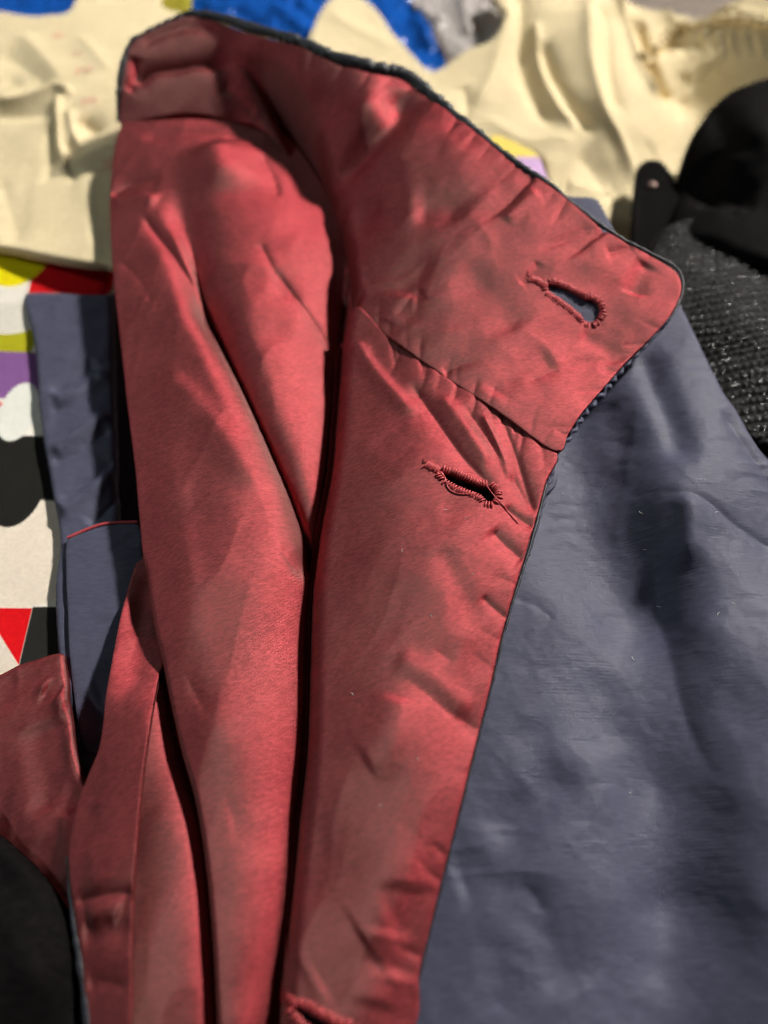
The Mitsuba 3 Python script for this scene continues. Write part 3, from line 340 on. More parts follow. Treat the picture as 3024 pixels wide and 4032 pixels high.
                           ('pleat', [[237.0, 352.5], [233.1, 332.1], [231.7, 317.3]], -1.6, 2.2, 2.2, 0, 0.15, 0.15),
                           ('pleat', [[238.3, 344.9], [235.5, 328.3], [234.2, 310.0]], 1.8, 2.2, 2.2, 0, 0.15, 0.15),
                           ('pleat', [[239.9, 337.8], [238.1, 325.0], [236.7, 310.8]], -1.6, 2.2, 2.2, 0, 0.15, 0.15),
                           ('pleat', [[-41.0, 412.7], [-21.8, 395.5], [9.5, 376.3]], 1.56, 5.67, 5.67, 0, 0.15, 0.15),
                           ('pleat', [[-55.8, 332.0], [-20.6, 329.7], [14.9, 320.6]], -1.25, 7.56, 7.56, 0, 0.15, 0.15),
                           ('pleat', [[51.2, 341.3], [53.0, 317.9], [49.3, 300.2]], -2.6, 3.78, 3.78, 0, 0.15, 0.15)]},
 'black_body': {'outline': [[243.8, 285.0], [220.5, 288.0], [206.4, 287.5], [194.2, 280.7], [181.4, 265.3], [173.2, 251.3], [168.2, 237.4], [164.5, 221.0], [158.7, 203.6], [154.3, 188.5],
                            [162.3, 165.6], [218.5, 143.1], [250.9, 276.9]],
                'heights': [[220.5, 288.0, 58.0], [196.6, 285.3, 50.0], [174.0, 255.4, 44.0], [164.7, 216.7, 34.0], [195.8, 219.4, 66.0], [173.9, 182.9, 52.0], [196.0, 180.4, 54.0],
                            [234.5, 219.4, 66.0]],
                'folds': [('ridge', [[177.4, 233.1], [177.7, 205.1], [191.9, 187.2]], -6, 6, 8, 0, 0.15, 0.15), ('ridge', [[188.7, 272.7], [187.7, 227.4], [197.9, 208.5]], -3, 5, 5, 0, 0.15, 0.15),
                          ('crease', [[168.9, 236.0], [173.9, 203.0], [181.2, 172.8]], -3, 3, 5, 0, 0.15, 0.15), ('ridge', [[206.7, 288.7], [194.6, 230.7], [193.1, 203.9]], 3, 10, 10, 0, 0.15, 0.15),
                          ('ridge', [[166.6, 197.7], [175.4, 192.2], [191.6, 182.7]], -3, 5, 5, 0, 0.15, 0.15)]},
 'black_tab': {'outline': [[146.8, 246.0], [150.8, 253.3], [155.5, 255.7], [162.0, 252.0], [165.1, 240.6], [166.6, 226.7], [167.0, 197.4], [161.5, 155.6], [138.8, 154.5], [134.3, 176.5],
                           [139.2, 208.8]],
               'heights': [[145.4, 234.9, 26.0], [164.2, 250.1, 30.0], [142.5, 178.0, 26.0], [161.2, 191.5, 30.0]],
               'folds': [('ridge', [[145.3, 239.0], [141.3, 216.0], [136.9, 190.4]], 0.8, 1.5, 1.5, 0, 0.15, 0.15)]},
 'knit': {'outline': [[135.6, 159.7], [143.3, 177.9], [151.2, 184.1], [163.1, 187.0], [182.2, 188.3], [202.0, 191.1], [239.4, 197.3], [198.0, 41.0], [166.9, 46.4], [154.1, 62.3], [134.2, 90.5],
                      [124.8, 117.8]],
          'heights': [[142.4, 172.7, 40.0], [162.9, 185.6, 44.0], [201.8, 190.3, 46.0], [142.5, 137.3, 42.0], [170.2, 110.8, 44.0], [169.6, 60.5, 38.0], [226.4, 145.8, 40.0], [146.6, 89.1, 36.0]],
          'folds': []},
 'black_trousers': {'outline': [[-148.1, -106.8], [-134.4, -114.5], [-128.5, -117.8], [-116.9, -125.9], [-108.2, -133.8], [-101.4, -141.7], [-96.4, -152.6], [-93.2, -162.6], [-90.3, -176.1],
                                [-125.3, -177.3]],
                    'heights': [[-128.1, -119.0, 42.0], [-108.6, -134.5, 44.0], [-95.3, -156.3, 40.0], [-106.5, -156.3, 52.0], [-138.5, -130.0, 40.0], [-110.6, -172.8, 46.0], [-91.4, -172.4, 34.0]],
                    'folds': [('ridge', [[-135.1, -130.1], [-120.6, -141.2], [-107.6, -152.7], [-100.6, -164.8], [-95.6, -175.8]], 4.0, 6, 10, 0, 0, 0),
                              ('ridge', [[-136.8, -124.5], [-119.8, -135.9], [-105.3, -148.9], [-96.3, -166.1]], -3.5, 7, 7, 0, 0, 0),
                              ('ridge', [[-129.9, -141.8], [-115.8, -152.7], [-107.2, -163.4], [-102.4, -175.5]], -5.0, 8, 10, 0, 0, 0)]}}
HOLES = {'upper': [[70.6, 100.8], [70.7, 100.9], [74.3, 100.7], [78.8, 98.9], [83.0, 96.2], [86.8, 93.9], [89.2, 94.1], [92.0, 92.2], [92.8, 89.1], [91.3, 85.6], [88.3, 84.1], [85.9, 85.0], [84.3, 87.7],
           [80.9, 90.8], [76.3, 94.3], [71.3, 97.9]],
 'middle': [[21.9, 11.7], [22.0, 11.8], [26.1, 10.9], [36.6, 6.2], [40.2, 6.2], [42.6, 4.2], [42.7, 1.2], [41.1, -1.4], [38.9, -1.1], [37.5, 1.2], [33.8, 3.1], [28.6, 5.4], [23.7, 8.6]],
 'lower': [[-26.4, -165.5], [-26.5, -165.3], [-26.3, -165.2], [-24.0, -165.9], [-18.9, -168.2], [-13.3, -170.3], [-9.3, -171.4], [-9.2, -171.5], [-9.2, -171.7], [-9.3, -171.8], [-11.4, -172.8],
           [-17.7, -171.5], [-23.4, -168.8]]}
BARS = {'upper': [[64.4, 104.0], [70.3, 99.9]], 'middle': [[16.7, 14.8], [21.7, 11.7]], 'lower': [[-32.7, -161.8], [-26.3, -165.2]]}
THREADS = [[[39.1, 7.4], [41.0, 3.1], [43.4, -0.3], [47.3, -4.4], [50.9, -9.5]], [[23.5, 9.1], [24.8, 4.0], [28.4, 1.8], [32.3, 1.5], [34.5, 2.2]]]
SEAM = [[-11.3, 99.9], [4.1, 80.0], [23.3, 60.6], [50.7, 37.3], [68.5, 22.6]]
EDGES = {'collar': [[-141.1, 235.6, 65.1], [-139.8, 245.3, 75.0], [-137.8, 254.1, 82.1], [-133.4, 265.2, 88.4], [-126.7, 270.0, 90.8], [-112.2, 276.6, 94.1], [-99.9, 279.5, 96.2], [-82.1, 273.4, 96.7],
            [-64.3, 263.2, 97.1], [-44.6, 252.6, 97.4], [-25.4, 240.4, 96.4], [-6.8, 233.1, 95.6], [12.6, 229.5, 92.1], [35.7, 197.9, 91.7], [57.6, 168.8, 91.4], [77.3, 149.5, 89.3],
            [96.6, 129.6, 85.5], [110.7, 120.6, 82.8], [120.4, 114.7, 81.3], [126.4, 110.5, 80.4], [129.1, 106.3, 79.6], [129.4, 99.7, 78.4], [126.3, 91.2, 76.8], [121.1, 82.9, 74.9]],
 'facing': [[63.4, 8.5, 63.5], [59.0, -5.8, 62.4], [53.4, -22.1, 61.3], [48.3, -35.8, 60.1], [42.7, -52.2, 58.5], [37.5, -70.4, 56.8], [31.7, -89.1, 55.3], [26.1, -107.0, 54.9], [21.0, -123.6, 53.3],
            [16.2, -139.3, 50.9], [11.3, -155.5, 48.7], [5.9, -173.2, 45.7]],
 'left': [[-104.5, -123.3, 42.6], [-99.2, -140.4, 42.8], [-94.9, -153.8, 41.0], [-91.7, -163.7, 39.6], [-89.1, -173.7, 38.6]],
 'ruffle': [[121.6, 84.4, 72.7], [113.1, 75.9, 69.7], [102.5, 65.7, 66.7], [91.6, 52.9, 65.4], [82.1, 41.3, 64.8], [75.4, 31.1, 64.1], [69.8, 23.1, 63.2], [64.5, 9.5, 62.0], [60.0, -4.4, 61.0],
            [54.4, -20.8, 59.8]]}
RADII = {'collar': [1.4, 1.8, 2.2, 2.8, 3.2, 3.4, 3.0, 2.2, 1.5, 1.0, 0.7, 0.5], 'facing': [0.7, 0.6, 0.45, 0.35, 0.35, 0.4], 'left': [0.5, 1.0, 1.3, 1.6, 1.8]}
FLAP_EDGE = [[-131.8, -0.2, 35.2], [-123.9, 3.8, 35.6], [-116.5, 6.3, 35.9], [-103.3, 6.8, 36.3]]
SNAP = [153.5, 232.5]
GATHER = [[167.8, 357.5], [185.8, 387.0], [200.6, 405.3], [210.0, 402.0], [220.9, 394.2], [228.6, 374.3], [234.6, 352.2], [243.1, 332.4]]
LETTERS = [('N', -208.9, 350.8, 6, -0.7), ('Z', -183.9, 309.7, 9, -1.3), ('I', -190.4, 326.9, 6, -1.3), ('E', -174.2, 279.0, 8, -1.4), ('A', -155.0, 230.4, 9, -1.5)]
PRINT = [('box', [-181.1, -120.6, 142.1, 170.4], (0.62, 0.012, 0.016)), ('disc', [-192.0, 171.2, 19.5, 25.2], (0.8, 0.68, 0.01)), ('disc', [-188.5, 111.2, 15.7, 15.7], (0.42, 0.4, 0.02)),
 ('box', [-228.9, -161.7, 78.8, 106.6], (0.22, 0.1, 0.28)), ('disc', [-188.1, 126.6, 16.2, 9.7], (0.72, 0.68, 0.6)), ('box', [-223.9, -151.7, 74.0, 76.7], (0.6, 0.02, 0.02)),
 ('box', [-212.6, -135.7, 17.8, 57.5], (0.018, 0.018, 0.016)), ('disc', [-172.0, 71.3, 8.9, 17.1], (0.74, 0.74, 0.68)), ('disc', [-151.0, -2.2, 30.8, 25.4], (0.75, 0.66, 0.55)),
 ('disc', [-162.7, 27.5, 11.6, 18.2], (0.018, 0.018, 0.016)), ('box', [-185.8, -143.8, -81.3, -27.8], (0.66, 0.01, 0.014)), ('box', [-143.8, -121.6, -81.0, -27.3], (0.022, 0.022, 0.02)),
 ('strip', [-0.772, -0.635, 144.1, 184.1], (0.72, 0.64, 0.54)), ('disc', [-150.7, -3.3, 25.0, 23.8], (0.75, 0.66, 0.55)), ('disc', [-162.7, 27.5, 11.6, 18.2], (0.018, 0.018, 0.016)),
 ('box', [59.2, 102.9, 191.0, 248.8], (0.6, 0.4, 0.66)), ('box', [-158.3, -130.0, 385.0, 455.1], (0.4, 0.36, 0.03)), ('box', [62.3, 108.2, 248.8, 274.8], (0.8, 0.62, 0.15))]

# ---------------------------------------------------------------- materials
N = mikit.noise


def add_bsdf(name, d):
    scene[name] = d


def weave(a, b, su, sv, gain):
    """Colour between two yarn shades with slubs drawn out along the thread, uv in metres."""
    def fn(p, n, uv):
        s = N(uv.x * su, uv.y * sv) * 0.5 + N(uv.x * su * 3.1 + 7, uv.y * sv * 2.7, 5) * 0.3 + N(uv.x * 70, uv.y * 110, 3) * 0.2
        return mikit.mix(a, b, mikit.smoothstep(0.5 - gain, 0.5 + gain, s))
    return mikit.proc(fn)


def twill(period, angle, height, slub):
    """Raised diagonal ribs of a twill plus uneven yarn, as a height in metres."""
    ca, sa = math.cos(angle), math.sin(angle)

    def fn(p, n, uv):
        u = uv.x * ca + uv.y * sa
        v = -uv.x * sa + uv.y * ca
        w = v + (N(u * 90, v * 160) - 0.5) * period * 0.7
        return height * (dr.sin(w * (2 * math.pi / period)) * 0.5) + slub * (N(u * 260, v * 900) + N(u * 120, v * 330, 4))
    return mikit.proc(fn, eps=1e-4)


def two_sided(d):
    return {"type": "twosided", "b": d}


# changeant lining: brown weft under a shiny red warp
add_bsdf("red_lining", two_sided({"type": "bumpmap", "bump": twill(0.0011, 0.45, 0.00003, 0.00003), "scale": 1.0, "b": {
    "type": "blendbsdf", "weight": 0.50,
    "a": {"type": "diffuse", "reflectance": weave((0.142, 0.030, 0.033), (0.240, 0.053, 0.056), 700, 2400, 0.42)},
    "b": {"type": "blendbsdf", "weight": 0.6,
          "a": {"type": "roughconductor", "distribution": "beckmann", "alpha_u": 0.85, "alpha_v": 0.26, "eta": 0.0, "k": 1.0, "specular_reflectance": {"type": "rgb", "value": [0.24, 0.135, 0.122]}},
          "b": {"type": "roughconductor", "distribution": "beckmann", "alpha_u": 0.31, "alpha_v": 0.52, "eta": 0.0, "k": 1.0,
                "specular_reflectance": weave((0.34, 0.030, 0.043), (0.66, 0.076, 0.098), 700, 2400, 0.42)}}}}))
add_bsdf("red_thread", two_sided({"type": "principled", "base_color": {"type": "rgb", "value": [0.46, 0.062, 0.070]}, "roughness": 0.45, "specular": 0.5, "sheen": 0.4}))
add_bsdf("navy_shell", two_sided({"type": "bumpmap", "bump": twill(0.0012, 0.02, 0.00003, 0.00008), "scale": 1.0, "b": {
    "type": "principled", "base_color": weave((0.050, 0.052, 0.088), (0.080, 0.083, 0.132), 400, 1800, 0.8), "roughness": 0.58, "specular": 0.26, "sheen": 0.15, "sheen_tint": 0.3}}))
add_bsdf("navy_piping", two_sided({"type": "bumpmap", "bump": twill(0.0012, 0.3, 0.00003, 0.00006), "scale": 1.0, "b": {
    "type": "principled", "base_color": weave((0.014, 0.016, 0.022), (0.028, 0.030, 0.040), 600, 900, 0.4), "roughness": 0.5, "specular": 0.5, "sheen": 0.5}}))
add_bsdf("cream_cotton", two_sided({"type": "bumpmap", "bump": twill(0.0014, 0.0, 0.00003, 0.00006), "scale": 1.0, "b": {
    "type": "diffuse", "reflectance": weave((0.68, 0.565, 0.35), (0.78, 0.66, 0.43), 500, 700, 0.5)}}))
add_bsdf("faded_print", two_sided({"type": "diffuse", "reflectance": weave((0.74, 0.44, 0.32), (0.80, 0.52, 0.38), 500, 700, 0.5)}))
add_bsdf("black_cloth", two_sided({"type": "bumpmap", "bump": twill(0.0012, 0.6, 0.00004, 0.00006), "scale": 1.0, "b": {
    "type": "principled", "base_color": weave((0.003, 0.0028, 0.003), (0.007, 0.006, 0.0065), 500, 900, 0.4), "roughness": 0.8, "specular": 0.05}}))
add_bsdf("black_knit", two_sided({"type": "principled", "base_color": weave((0.005, 0.0055, 0.0056), (0.012, 0.013, 0.013), 500, 500, 0.4), "roughness": 0.6, "specular": 0.16}))
add_bsdf("glitter", two_sided({"type": "roughconductor", "material": "Al", "alpha": 0.22}))
add_bsdf("blue_plastic", two_sided({"type": "bumpmap", "scale": 1.0, "bump": mikit.proc(lambda p, n, uv: 0.0012 * mikit.fbm(uv.x * 120, uv.y * 120, 0, 3), eps=4e-4), "b": {
    "type": "principled", "base_color": {"type": "rgb", "value": [0.006, 0.075, 0.36]}, "roughness": 0.14, "specular": 0.6}}))
add_bsdf("grey_plastic", two_sided({"type": "bumpmap", "scale": 1.0, "bump": mikit.proc(lambda p, n, uv: 0.0012 * mikit.fbm(uv.x * 90, uv.y * 90, 3, 3), eps=4e-4), "b": {
    "type": "principled", "base_color": {"type": "rgb", "value": [0.36, 0.33, 0.32]}, "roughness": 0.25, "specular": 0.5}}))
add_bsdf("lint_white", two_sided({"type": "diffuse", "reflectance": {"type": "rgb", "value": [0.62, 0.60, 0.58]}}))
add_bsdf("yellow_cotton", two_sided({"type": "diffuse", "reflectance": weave((0.30, 0.27, 0.03), (0.38, 0.34, 0.05), 500, 700, 0.5)}))
add_bsdf("snap_metal", two_sided({"type": "principled", "base_color": {"type": "rgb", "value": [0.20, 0.13, 0.11]}, "roughness": 0.5, "metallic": 0.6}))
add_bsdf("bed_sheet", two_sided({"type": "diffuse", "reflectance": weave((0.20, 0.17, 0.15), (0.25, 0.21, 0.18), 400, 400, 0.4)}))


def print_colour(p, n, uv):
    """Flat screen print of the throw: overlapping round and straight areas of dye (mm in the table frame)."""
    x, y = p.x * 1000, p.y * 1000
    out = mi.Color3f(0.82, 0.77, 0.69)
    for kind, a, rgb in PRINT:
        if kind == "disc":
            cx, cy, rx, ry = a
            t = 1 - mikit.smoothstep(0.97, 1.03, dr.sqrt(dr.square((x - cx) / rx) + dr.square((y - cy) / ry)))
        elif kind == "strip":                       # the side of a line: points where nx*x + ny*y < c
            nx, ny, lo, hi = a
            d = nx * x + ny * y
            t = mikit.smoothstep(lo - 0.5, lo + 0.5, d) * (1 - mikit.smoothstep(hi - 0.5, hi + 0.5, d))
        else:                                       # box
            x0, x1, y0, y1 = a
            t = mikit.smoothstep(x0 - .5, x0 + .5, x) * (1 - mikit.smoothstep(x1 - .5, x1 + .5, x)) * mikit.smoothstep(y0 - .5, y0 + .5, y) * (1 - mikit.smoothstep(y1 - .5, y1 + .5, y))
        out = mikit.mix(out, rgb, t)
    return out * (0.94 + 0.1 * N(uv.x * 900, uv.y * 900))


add_bsdf("printed_cloth", two_sided({"type": "diffuse", "reflectance": mikit.proc(print_colour)}))


# ---------------------------------------------------------------- cloth modelling
def curve(pts, closed=False, step=2.0):
    """Catmull-Rom through the points, resampled about every step mm."""
    p = np.asarray(pts, float)
    n = len(p)
    idx = (lambda i: i % n) if closed else (lambda i: min(max(i, 0), n - 1))
    out = []
    for i in range(n if closed else n - 1):
        a, b, c, d = (p[idx(i + k)] for k in (-1, 0, 1, 2))
        m = max(2, int(np.linalg.norm(c - b) / step))
        t = np.linspace(0, 1, m, endpoint=False)[:, None]
        out.append(0.5 * (2 * b + (c - a) * t + (2 * a - 5 * b + 4 * c - d) * t**2 + (-a + 3 * b - 3 * c + d) * t**3))
    if not closed:
        out.append(p[-1:])
    return np.vstack(out)


def along(path, xy, reach):
    """Signed distance (left of the path is negative), and the place along it from 0 to 1, of the points nearer than reach; others get None."""
    near = np.nonzero(((xy > path.min(0) - reach) & (xy < path.max(0) + reach)).all(1))[0]
    q = xy[near]
    best, sign, where = np.full(len(q), 1e9), np.zeros(len(q)), np.zeros(len(q))
    seg = np.diff(path, axis=0)
    length = np.linalg.norm(seg, axis=1)
    start = np.concatenate([[0], np.cumsum(length)])
    for k in range(len(seg)):
        r = q - path[k]
        t = np.clip((r @ seg[k]) / max(length[k] ** 2, 1e-12), 0, 1)
        d = np.linalg.norm(r - t[:, None] * seg[k], axis=1)
        hit = d < best
        best[hit] = d[hit]
        sign[hit] = np.sign(seg[k][1] * r[hit, 0] - seg[k][0] * r[hit, 1])
        where[hit] = (start[k] + t[hit] * length[k]) / start[-1]
    return near, best, sign, where


def smooth01(t):
    t = np.clip(t, 0, 1)
    return t * t * (3 - 2 * t)


def fold_height(folds, xy):
    """Sum of the folds (mm) at the points xy (mm). Kinds: groove (between two rolled shoulders), ridge (rounded), crease (sharp), step, dent."""
    z = np.zeros(len(xy))
    for kind, pts, h, wl, wr, gap, t0, t1 in folds:
        path = curve(pts, step=2.0)
        near, d, s, w = along(path, xy, 4 * max(wl, wr) + gap)
        width = np.where(s < 0, wl, wr)
        if kind == "groove":
            u = np.clip((d - gap / 2) / width, 0, 1)
            f = 1 - np.sqrt(np.maximum(1 - (1 - u) ** 2, 0))
        elif kind == "ridge":
            f = np.exp(-((d / width) ** 2))
        elif kind == "pleat":
            f = np.exp(0.4 - np.sqrt((1.15 * d / width) ** 2 + 0.16))
        elif kind == "crease":
            f = np.exp(-np.sqrt((d / width) ** 2 + 0.02))
        elif kind == "step":
            f = np.where(s < 0, np.exp(-d / wl) * 0.5, 1 - 0.5 * np.exp(-d / wr)) * np.exp(-((d / (3 * wr)) ** 2))
        ends = np.ones(len(near))
        if t0 > 0:
            ends *= smooth01(w / t0)
        if t1 > 0:
            ends *= smooth01((1 - w) / t1)
        z[near] += h * f * ends
    return z


FIELDS = {}


def sheet(key, mat, spec, thick=1.6, res=1.0, edge=1.2, rumple=(0.5, 22), fine=(0.10, 5), holes=(), grain=0.0, extra=None, seed=0, crumple=(0.0, 30), follow=None):
    """One cloth as a closed thin solid: an outline in the table plane, a smooth base height through the height points, folds, rumples, a rounded edge."""
    out = curve(spec["outline"], True, 1.5)[:, :2]
    poly = shapely.Polygon(out)
    if not poly.is_valid:
        poly = poly.buffer(0)
    if poly.geom_type != "Polygon":
        poly = max(poly.geoms, key=lambda g: g.area)
    poly = shapely.segmentize(poly.simplify(0.05), res)
    if holes:
        poly = poly.difference(shapely.union_all([shapely.segmentize(h, 0.5) for h in holes]))
    rings = [np.array(poly.exterior.coords)[:-1]] + [np.array(r.coords)[:-1] for r in poly.interiors]
    x0, y0, x1, y1 = poly.bounds
    gx, gy = np.meshgrid(np.arange(x0, x1, res), np.arange(y0, y1, res * 0.866))
    gx[1::2] += res / 2
    inner = np.c_[gx.ravel(), gy.ravel()]
    core = poly.buffer(-0.55 * res)
    shapely.prepare(core)
    inner = inner[shapely.contains_xy(core, inner[:, 0], inner[:, 1])]
    if edge > 0:                                               # a denser rim so that the rounded edge is round
        extra_rings = []
        for q in (0.12, 0.35):
            ring = poly.buffer(-edge * q)
            for g in getattr(ring, "geoms", [ring]):
                extra_rings += [np.array(shapely.segmentize(g.exterior, res).coords)[:-1]]
        inner = np.vstack([inner] + extra_rings)
    xy = np.vstack(rings + [inner])
    nb = sum(len(r) for r in rings)
    tri = Delaunay(xy).simplices
    c = xy[tri].mean(1)
    grown = poly.buffer(1e-6)
    shapely.prepare(grown)
    tri = tri[shapely.contains_xy(grown, c[:, 0], c[:, 1])]
    a, b, cc = xy[tri[:, 0]], xy[tri[:, 1]], xy[tri[:, 2]]
    area = (b[:, 0] - a[:, 0]) * (cc[:, 1] - a[:, 1]) - (b[:, 1] - a[:, 1]) * (cc[:, 0] - a[:, 0])
    tri = np.where((area < 0)[:, None], tri[:, ::-1], tri)
    tri = tri[np.abs(area) > 1e-7]
    ctrl = np.asarray(spec["heights"], float)
    base = RBFInterpolator(ctrl[:, :2] / 100, ctrl[:, 2], kernel="thin_plate_spline", smoothing=0.0)

    def height(q):
        p3 = np.c_[q, np.full(len(q), seed * 7.3)]
        z = base(q / 100) + fold_height(spec.get("folds", ()), q)
        z += rumple[0] * 2 * (meshkit.fbm(p3 / rumple[1], 3, seed) - 0.5) + fine[0] * 2 * (meshkit.fbm(p3 / fine[1], 2, seed + 9) - 0.5)
        if crumple[0] > 0:                                     # long soft folds with one sharper side, drawn out along a direction
            amp, size, ang = crumple[0], crumple[1], crumple[2] if len(crumple) > 2 else 1.2
            c, sn = math.cos(ang), math.sin(ang)
            for o, g, k in ((0, 1.0, 3.2), (1, 0.45, 2.2)):
                p = np.c_[(q[:, 0] * c + q[:, 1] * sn) / (size * k), (-q[:, 0] * sn + q[:, 1] * c) / size, np.full(len(q), seed * 1.7)] * 2**o
                p = p + 0.5 * (meshkit.noise(np.c_[q / size, np.full(len(q), seed)], seed + 21)[:, None] - 0.5)
                r = 1 - np.abs(2 * meshkit.noise(p, seed + 30 + o) - 1)
                z += amp * g * (r**1.6 - 0.4)
        if extra is not None:
            z += extra(q)
        return z
    z = height(xy)
    FIELDS[key] = height
    if follow is not None:                                     # a second layer lying just under another cloth
        z = follow[0](xy) + follow[1]
    if edge > 0:
        d = shapely.distance(poly.boundary, shapely.points(xy))
        u = np.clip(d / edge, 0, 1)
        z -= edge * 0.9 * (1 - np.sqrt(np.maximum(1 - (1 - u) ** 2, 0)))
    n = len(xy)
    v = np.vstack([np.c_[xy, z], np.c_[xy, z - thick]]) / 1000
    walls, k = [], 0
    for r in rings:
        i = np.arange(len(r)) + k
        j = np.roll(i, -1)
        walls += [np.c_[i, j, j + n], np.c_[i, j + n, i + n]]
        k += len(r)
    f = np.vstack([tri, tri[:, ::-1] + n] + walls)
    ca, sa = math.cos(grain), math.sin(grain)
    uv = np.c_[v[:, 0] * ca + v[:, 1] * sa, -v[:, 0] * sa + v[:, 1] * ca]
    scene[key] = mikit.ply((v, f), mat, smooth=True, uv=uv)
    return height


def tube(path, radius, sides=10):
    """A round cord through the points (m), radius a number or one per point, with closed ends."""
    p = np.asarray(path, float)
    r = np.broadcast_to(radius, (len(p),))
    t = np.gradient(p, axis=0)
    t /= np.linalg.norm(t, axis=1, keepdims=True) + 1e-12
    up = np.where(np.abs(t[:, 2:]) < 0.9, [[0, 0, 1.0]], [[1.0, 0, 0]])
    a = np.cross(t, up)
    a /= np.linalg.norm(a, axis=1, keepdims=True) + 1e-12
    b = np.cross(t, a)
    ang = np.arange(sides) * 2 * np.pi / sides
    v = (p[:, None] + r[:, None, None] * (np.cos(ang)[None, :, None] * a[:, None] + np.sin(ang)[None, :, None] * b[:, None])).reshape(-1, 3)
    i, j = np.meshgrid(np.arange(len(p) - 1), np.arange(sides), indexing="ij")
    i, j = i.ravel(), j.ravel()
    q = np.c_[i * sides + j, i * sides + (j + 1) % sides, (i + 1) * sides + (j + 1) % sides, (i + 1) * sides + j]
    m = len(v)
    v = np.vstack([v, p[:1], p[-1:]])
    k = np.arange(sides)
    e = (len(p) - 1) * sides
    f = np.vstack([q[:, [0, 2, 1]], q[:, [0, 3, 2]], np.c_[np.full(sides, m), k, (k + 1) % sides], np.c_[np.full(sides, m + 1), e + (k + 1) % sides, e + k]])
    return v, f


def put(key, mesh, mat, smooth=True, **kw):
    scene[key] = mikit.ply(mesh, mat, smooth=smooth, **kw)


def join(parts):
    vs, fs, k = [], [], 0
    for v, f in parts:
        vs.append(v)
        fs.append(np.asarray(f) + k)
        k += len(v)
    return np.vstack(vs), np.vstack(fs)


def label(key, text=None, category=None, group=None, kind=None):
    d = labels[key] = {}
    for k, v in (("label", text), ("category", category), ("group", group), ("kind", kind)):
        if v:
            d[k] = v


# ---------------------------------------------------------------- the bed below everything
v, f = np.array([[-1.2, -0.8, -0.05], [1.2, -0.8, -0.05], [1.2, 1.6, -0.05], [-1.2, 1.6, -0.05]]), np.array([[0, 1, 2], [0, 2, 3]])
put("bed", (v, f), "bed_sheet", smooth=False)
label("bed", kind="structure")

# ---------------------------------------------------------------- things behind and below the jacket
sheet("printed_throw", "printed_cloth", S["printed_throw"], thick=3, res=3, edge=2, rumple=(2.0, 60), seed=1)
sheet("printed_throw__raised_corner", "printed_cloth", S["throw_corner"], thick=2, res=2, edge=2, rumple=(1.0, 30), seed=26)
label("printed_throw__raised_corner", "lilac and yellow corner")
label("printed_throw", "multicoloured printed throw lying flat under the left of the pile", "throw")

sheet("blue_plastic_bag", "blue_plastic", S["blue_bag"], crumple=(3.0, 14), thick=1, res=1.5, edge=1, rumple=(4.0, 35), fine=(0.8, 9), seed=2)
label("blue_plastic_bag", "shiny crumpled blue plastic bag behind the collar at the top", "plastic bag")
sheet("yellow_cloth", "yellow_cotton", S["yellow_cloth"], thick=2, res=1.5, edge=2, rumple=(1.0, 25), seed=27)
label("yellow_cloth", "scrap of olive yellow cloth between the cotton bag and the blue bag", "cloth")
sheet("grey_plastic_bag", "grey_plastic", S["grey_bag"], crumple=(3.0, 14), thick=1, res=1.5, edge=1, rumple=(4.0, 25), fine=(1.0, 9), seed=3)
label("grey_plastic_bag", "crumpled greyish plastic bag beside the blue bag at the top", "plastic bag")

hb = sheet("cotton_bag__cloth", "cream_cotton", S["cotton_bag"], thick=3, res=1.1, edge=2.5, rumple=(1.4, 45), fine=(0.2, 9), seed=4)
label("cotton_bag", "cream cotton bag with faded pink lettering and a gathered seam, left of the collar", "cotton bag")
for i, (text, x, y, size, turn) in enumerate(LETTERS):
    m = meshkit.text_mesh(text, size / 1000, 0.0004, bold=True)
    m = m.subdivide().subdivide()
    q = np.array(m.vertices) * 1000
    c, s = math.cos(turn), math.sin(turn)
    q[:, :2] = np.c_[q[:, 0] * c - q[:, 1] * s + x, q[:, 0] * s + q[:, 1] * c + y]
    q[:, 2] += hb(q[:, :2]) + 0.15
    put("cotton_bag__printed_letter" + (f"_{i:03d}" if i else ""), (q / 1000, np.array(m.faces)), "faded_print", smooth=False)
    label("cotton_bag__printed_letter" + (f"_{i:03d}" if i else ""), "faded pink printed letter")

hc = sheet("cream_trousers__cloth", "cream_cotton", S["cream_cloth"], thick=3, res=1.1, edge=2.5, rumple=(1.8, 45), fine=(0.2, 9), seed=5)
label("cream_trousers", "crumpled cream cotton garment with deep folds and a gathered edge, upper right behind the collar", "garment")
gather = curve(GATHER, step=1.0)
gz = hc(gather[:, :2])
k = np.arange(len(gather))
put("cream_trousers__gathered_edge", tube(np.c_[gather[:, 0], gather[:, 1], gz + 3 + 0.7 * np.sin(k * 1.1)] / 1000, (2.6 + 0.9 * np.sin(k * 0.9) + 0.5 * np.sin(k * 1.7 + 1)) / 1000, 12), "cream_cotton", uv=None)

sheet("black_jacket__body", "black_cloth", S["black_body"], thick=4, res=1.5, edge=6, rumple=(2.5, 45), seed=6)
label("black_jacket", "plain black padded jacket at the right edge above the sparkly knit", "jacket")
ht = sheet("black_jacket__tab", "black_cloth", S["black_tab"], thick=2.5, res=1.0, edge=1.5, rumple=(0.5, 25), seed=7)
label("black_jacket__tab", "pointed tab with a small metal snap")
sx, sy = SNAP
cap = trimesh.creation.revolve(np.array([[0, 1.3], [1.2, 1.15], [2.2, 0.7], [2.7, 0.2], [2.8, -0.5], [0, -0.5]]) / 1000, sections=24)
cap.apply_translation([sx / 1000, sy / 1000, float(ht(np.array([[sx, sy]]))[0]) / 1000 + 0.0004])
put("black_jacket__tab__snap", cap, "snap_metal", smooth=40)


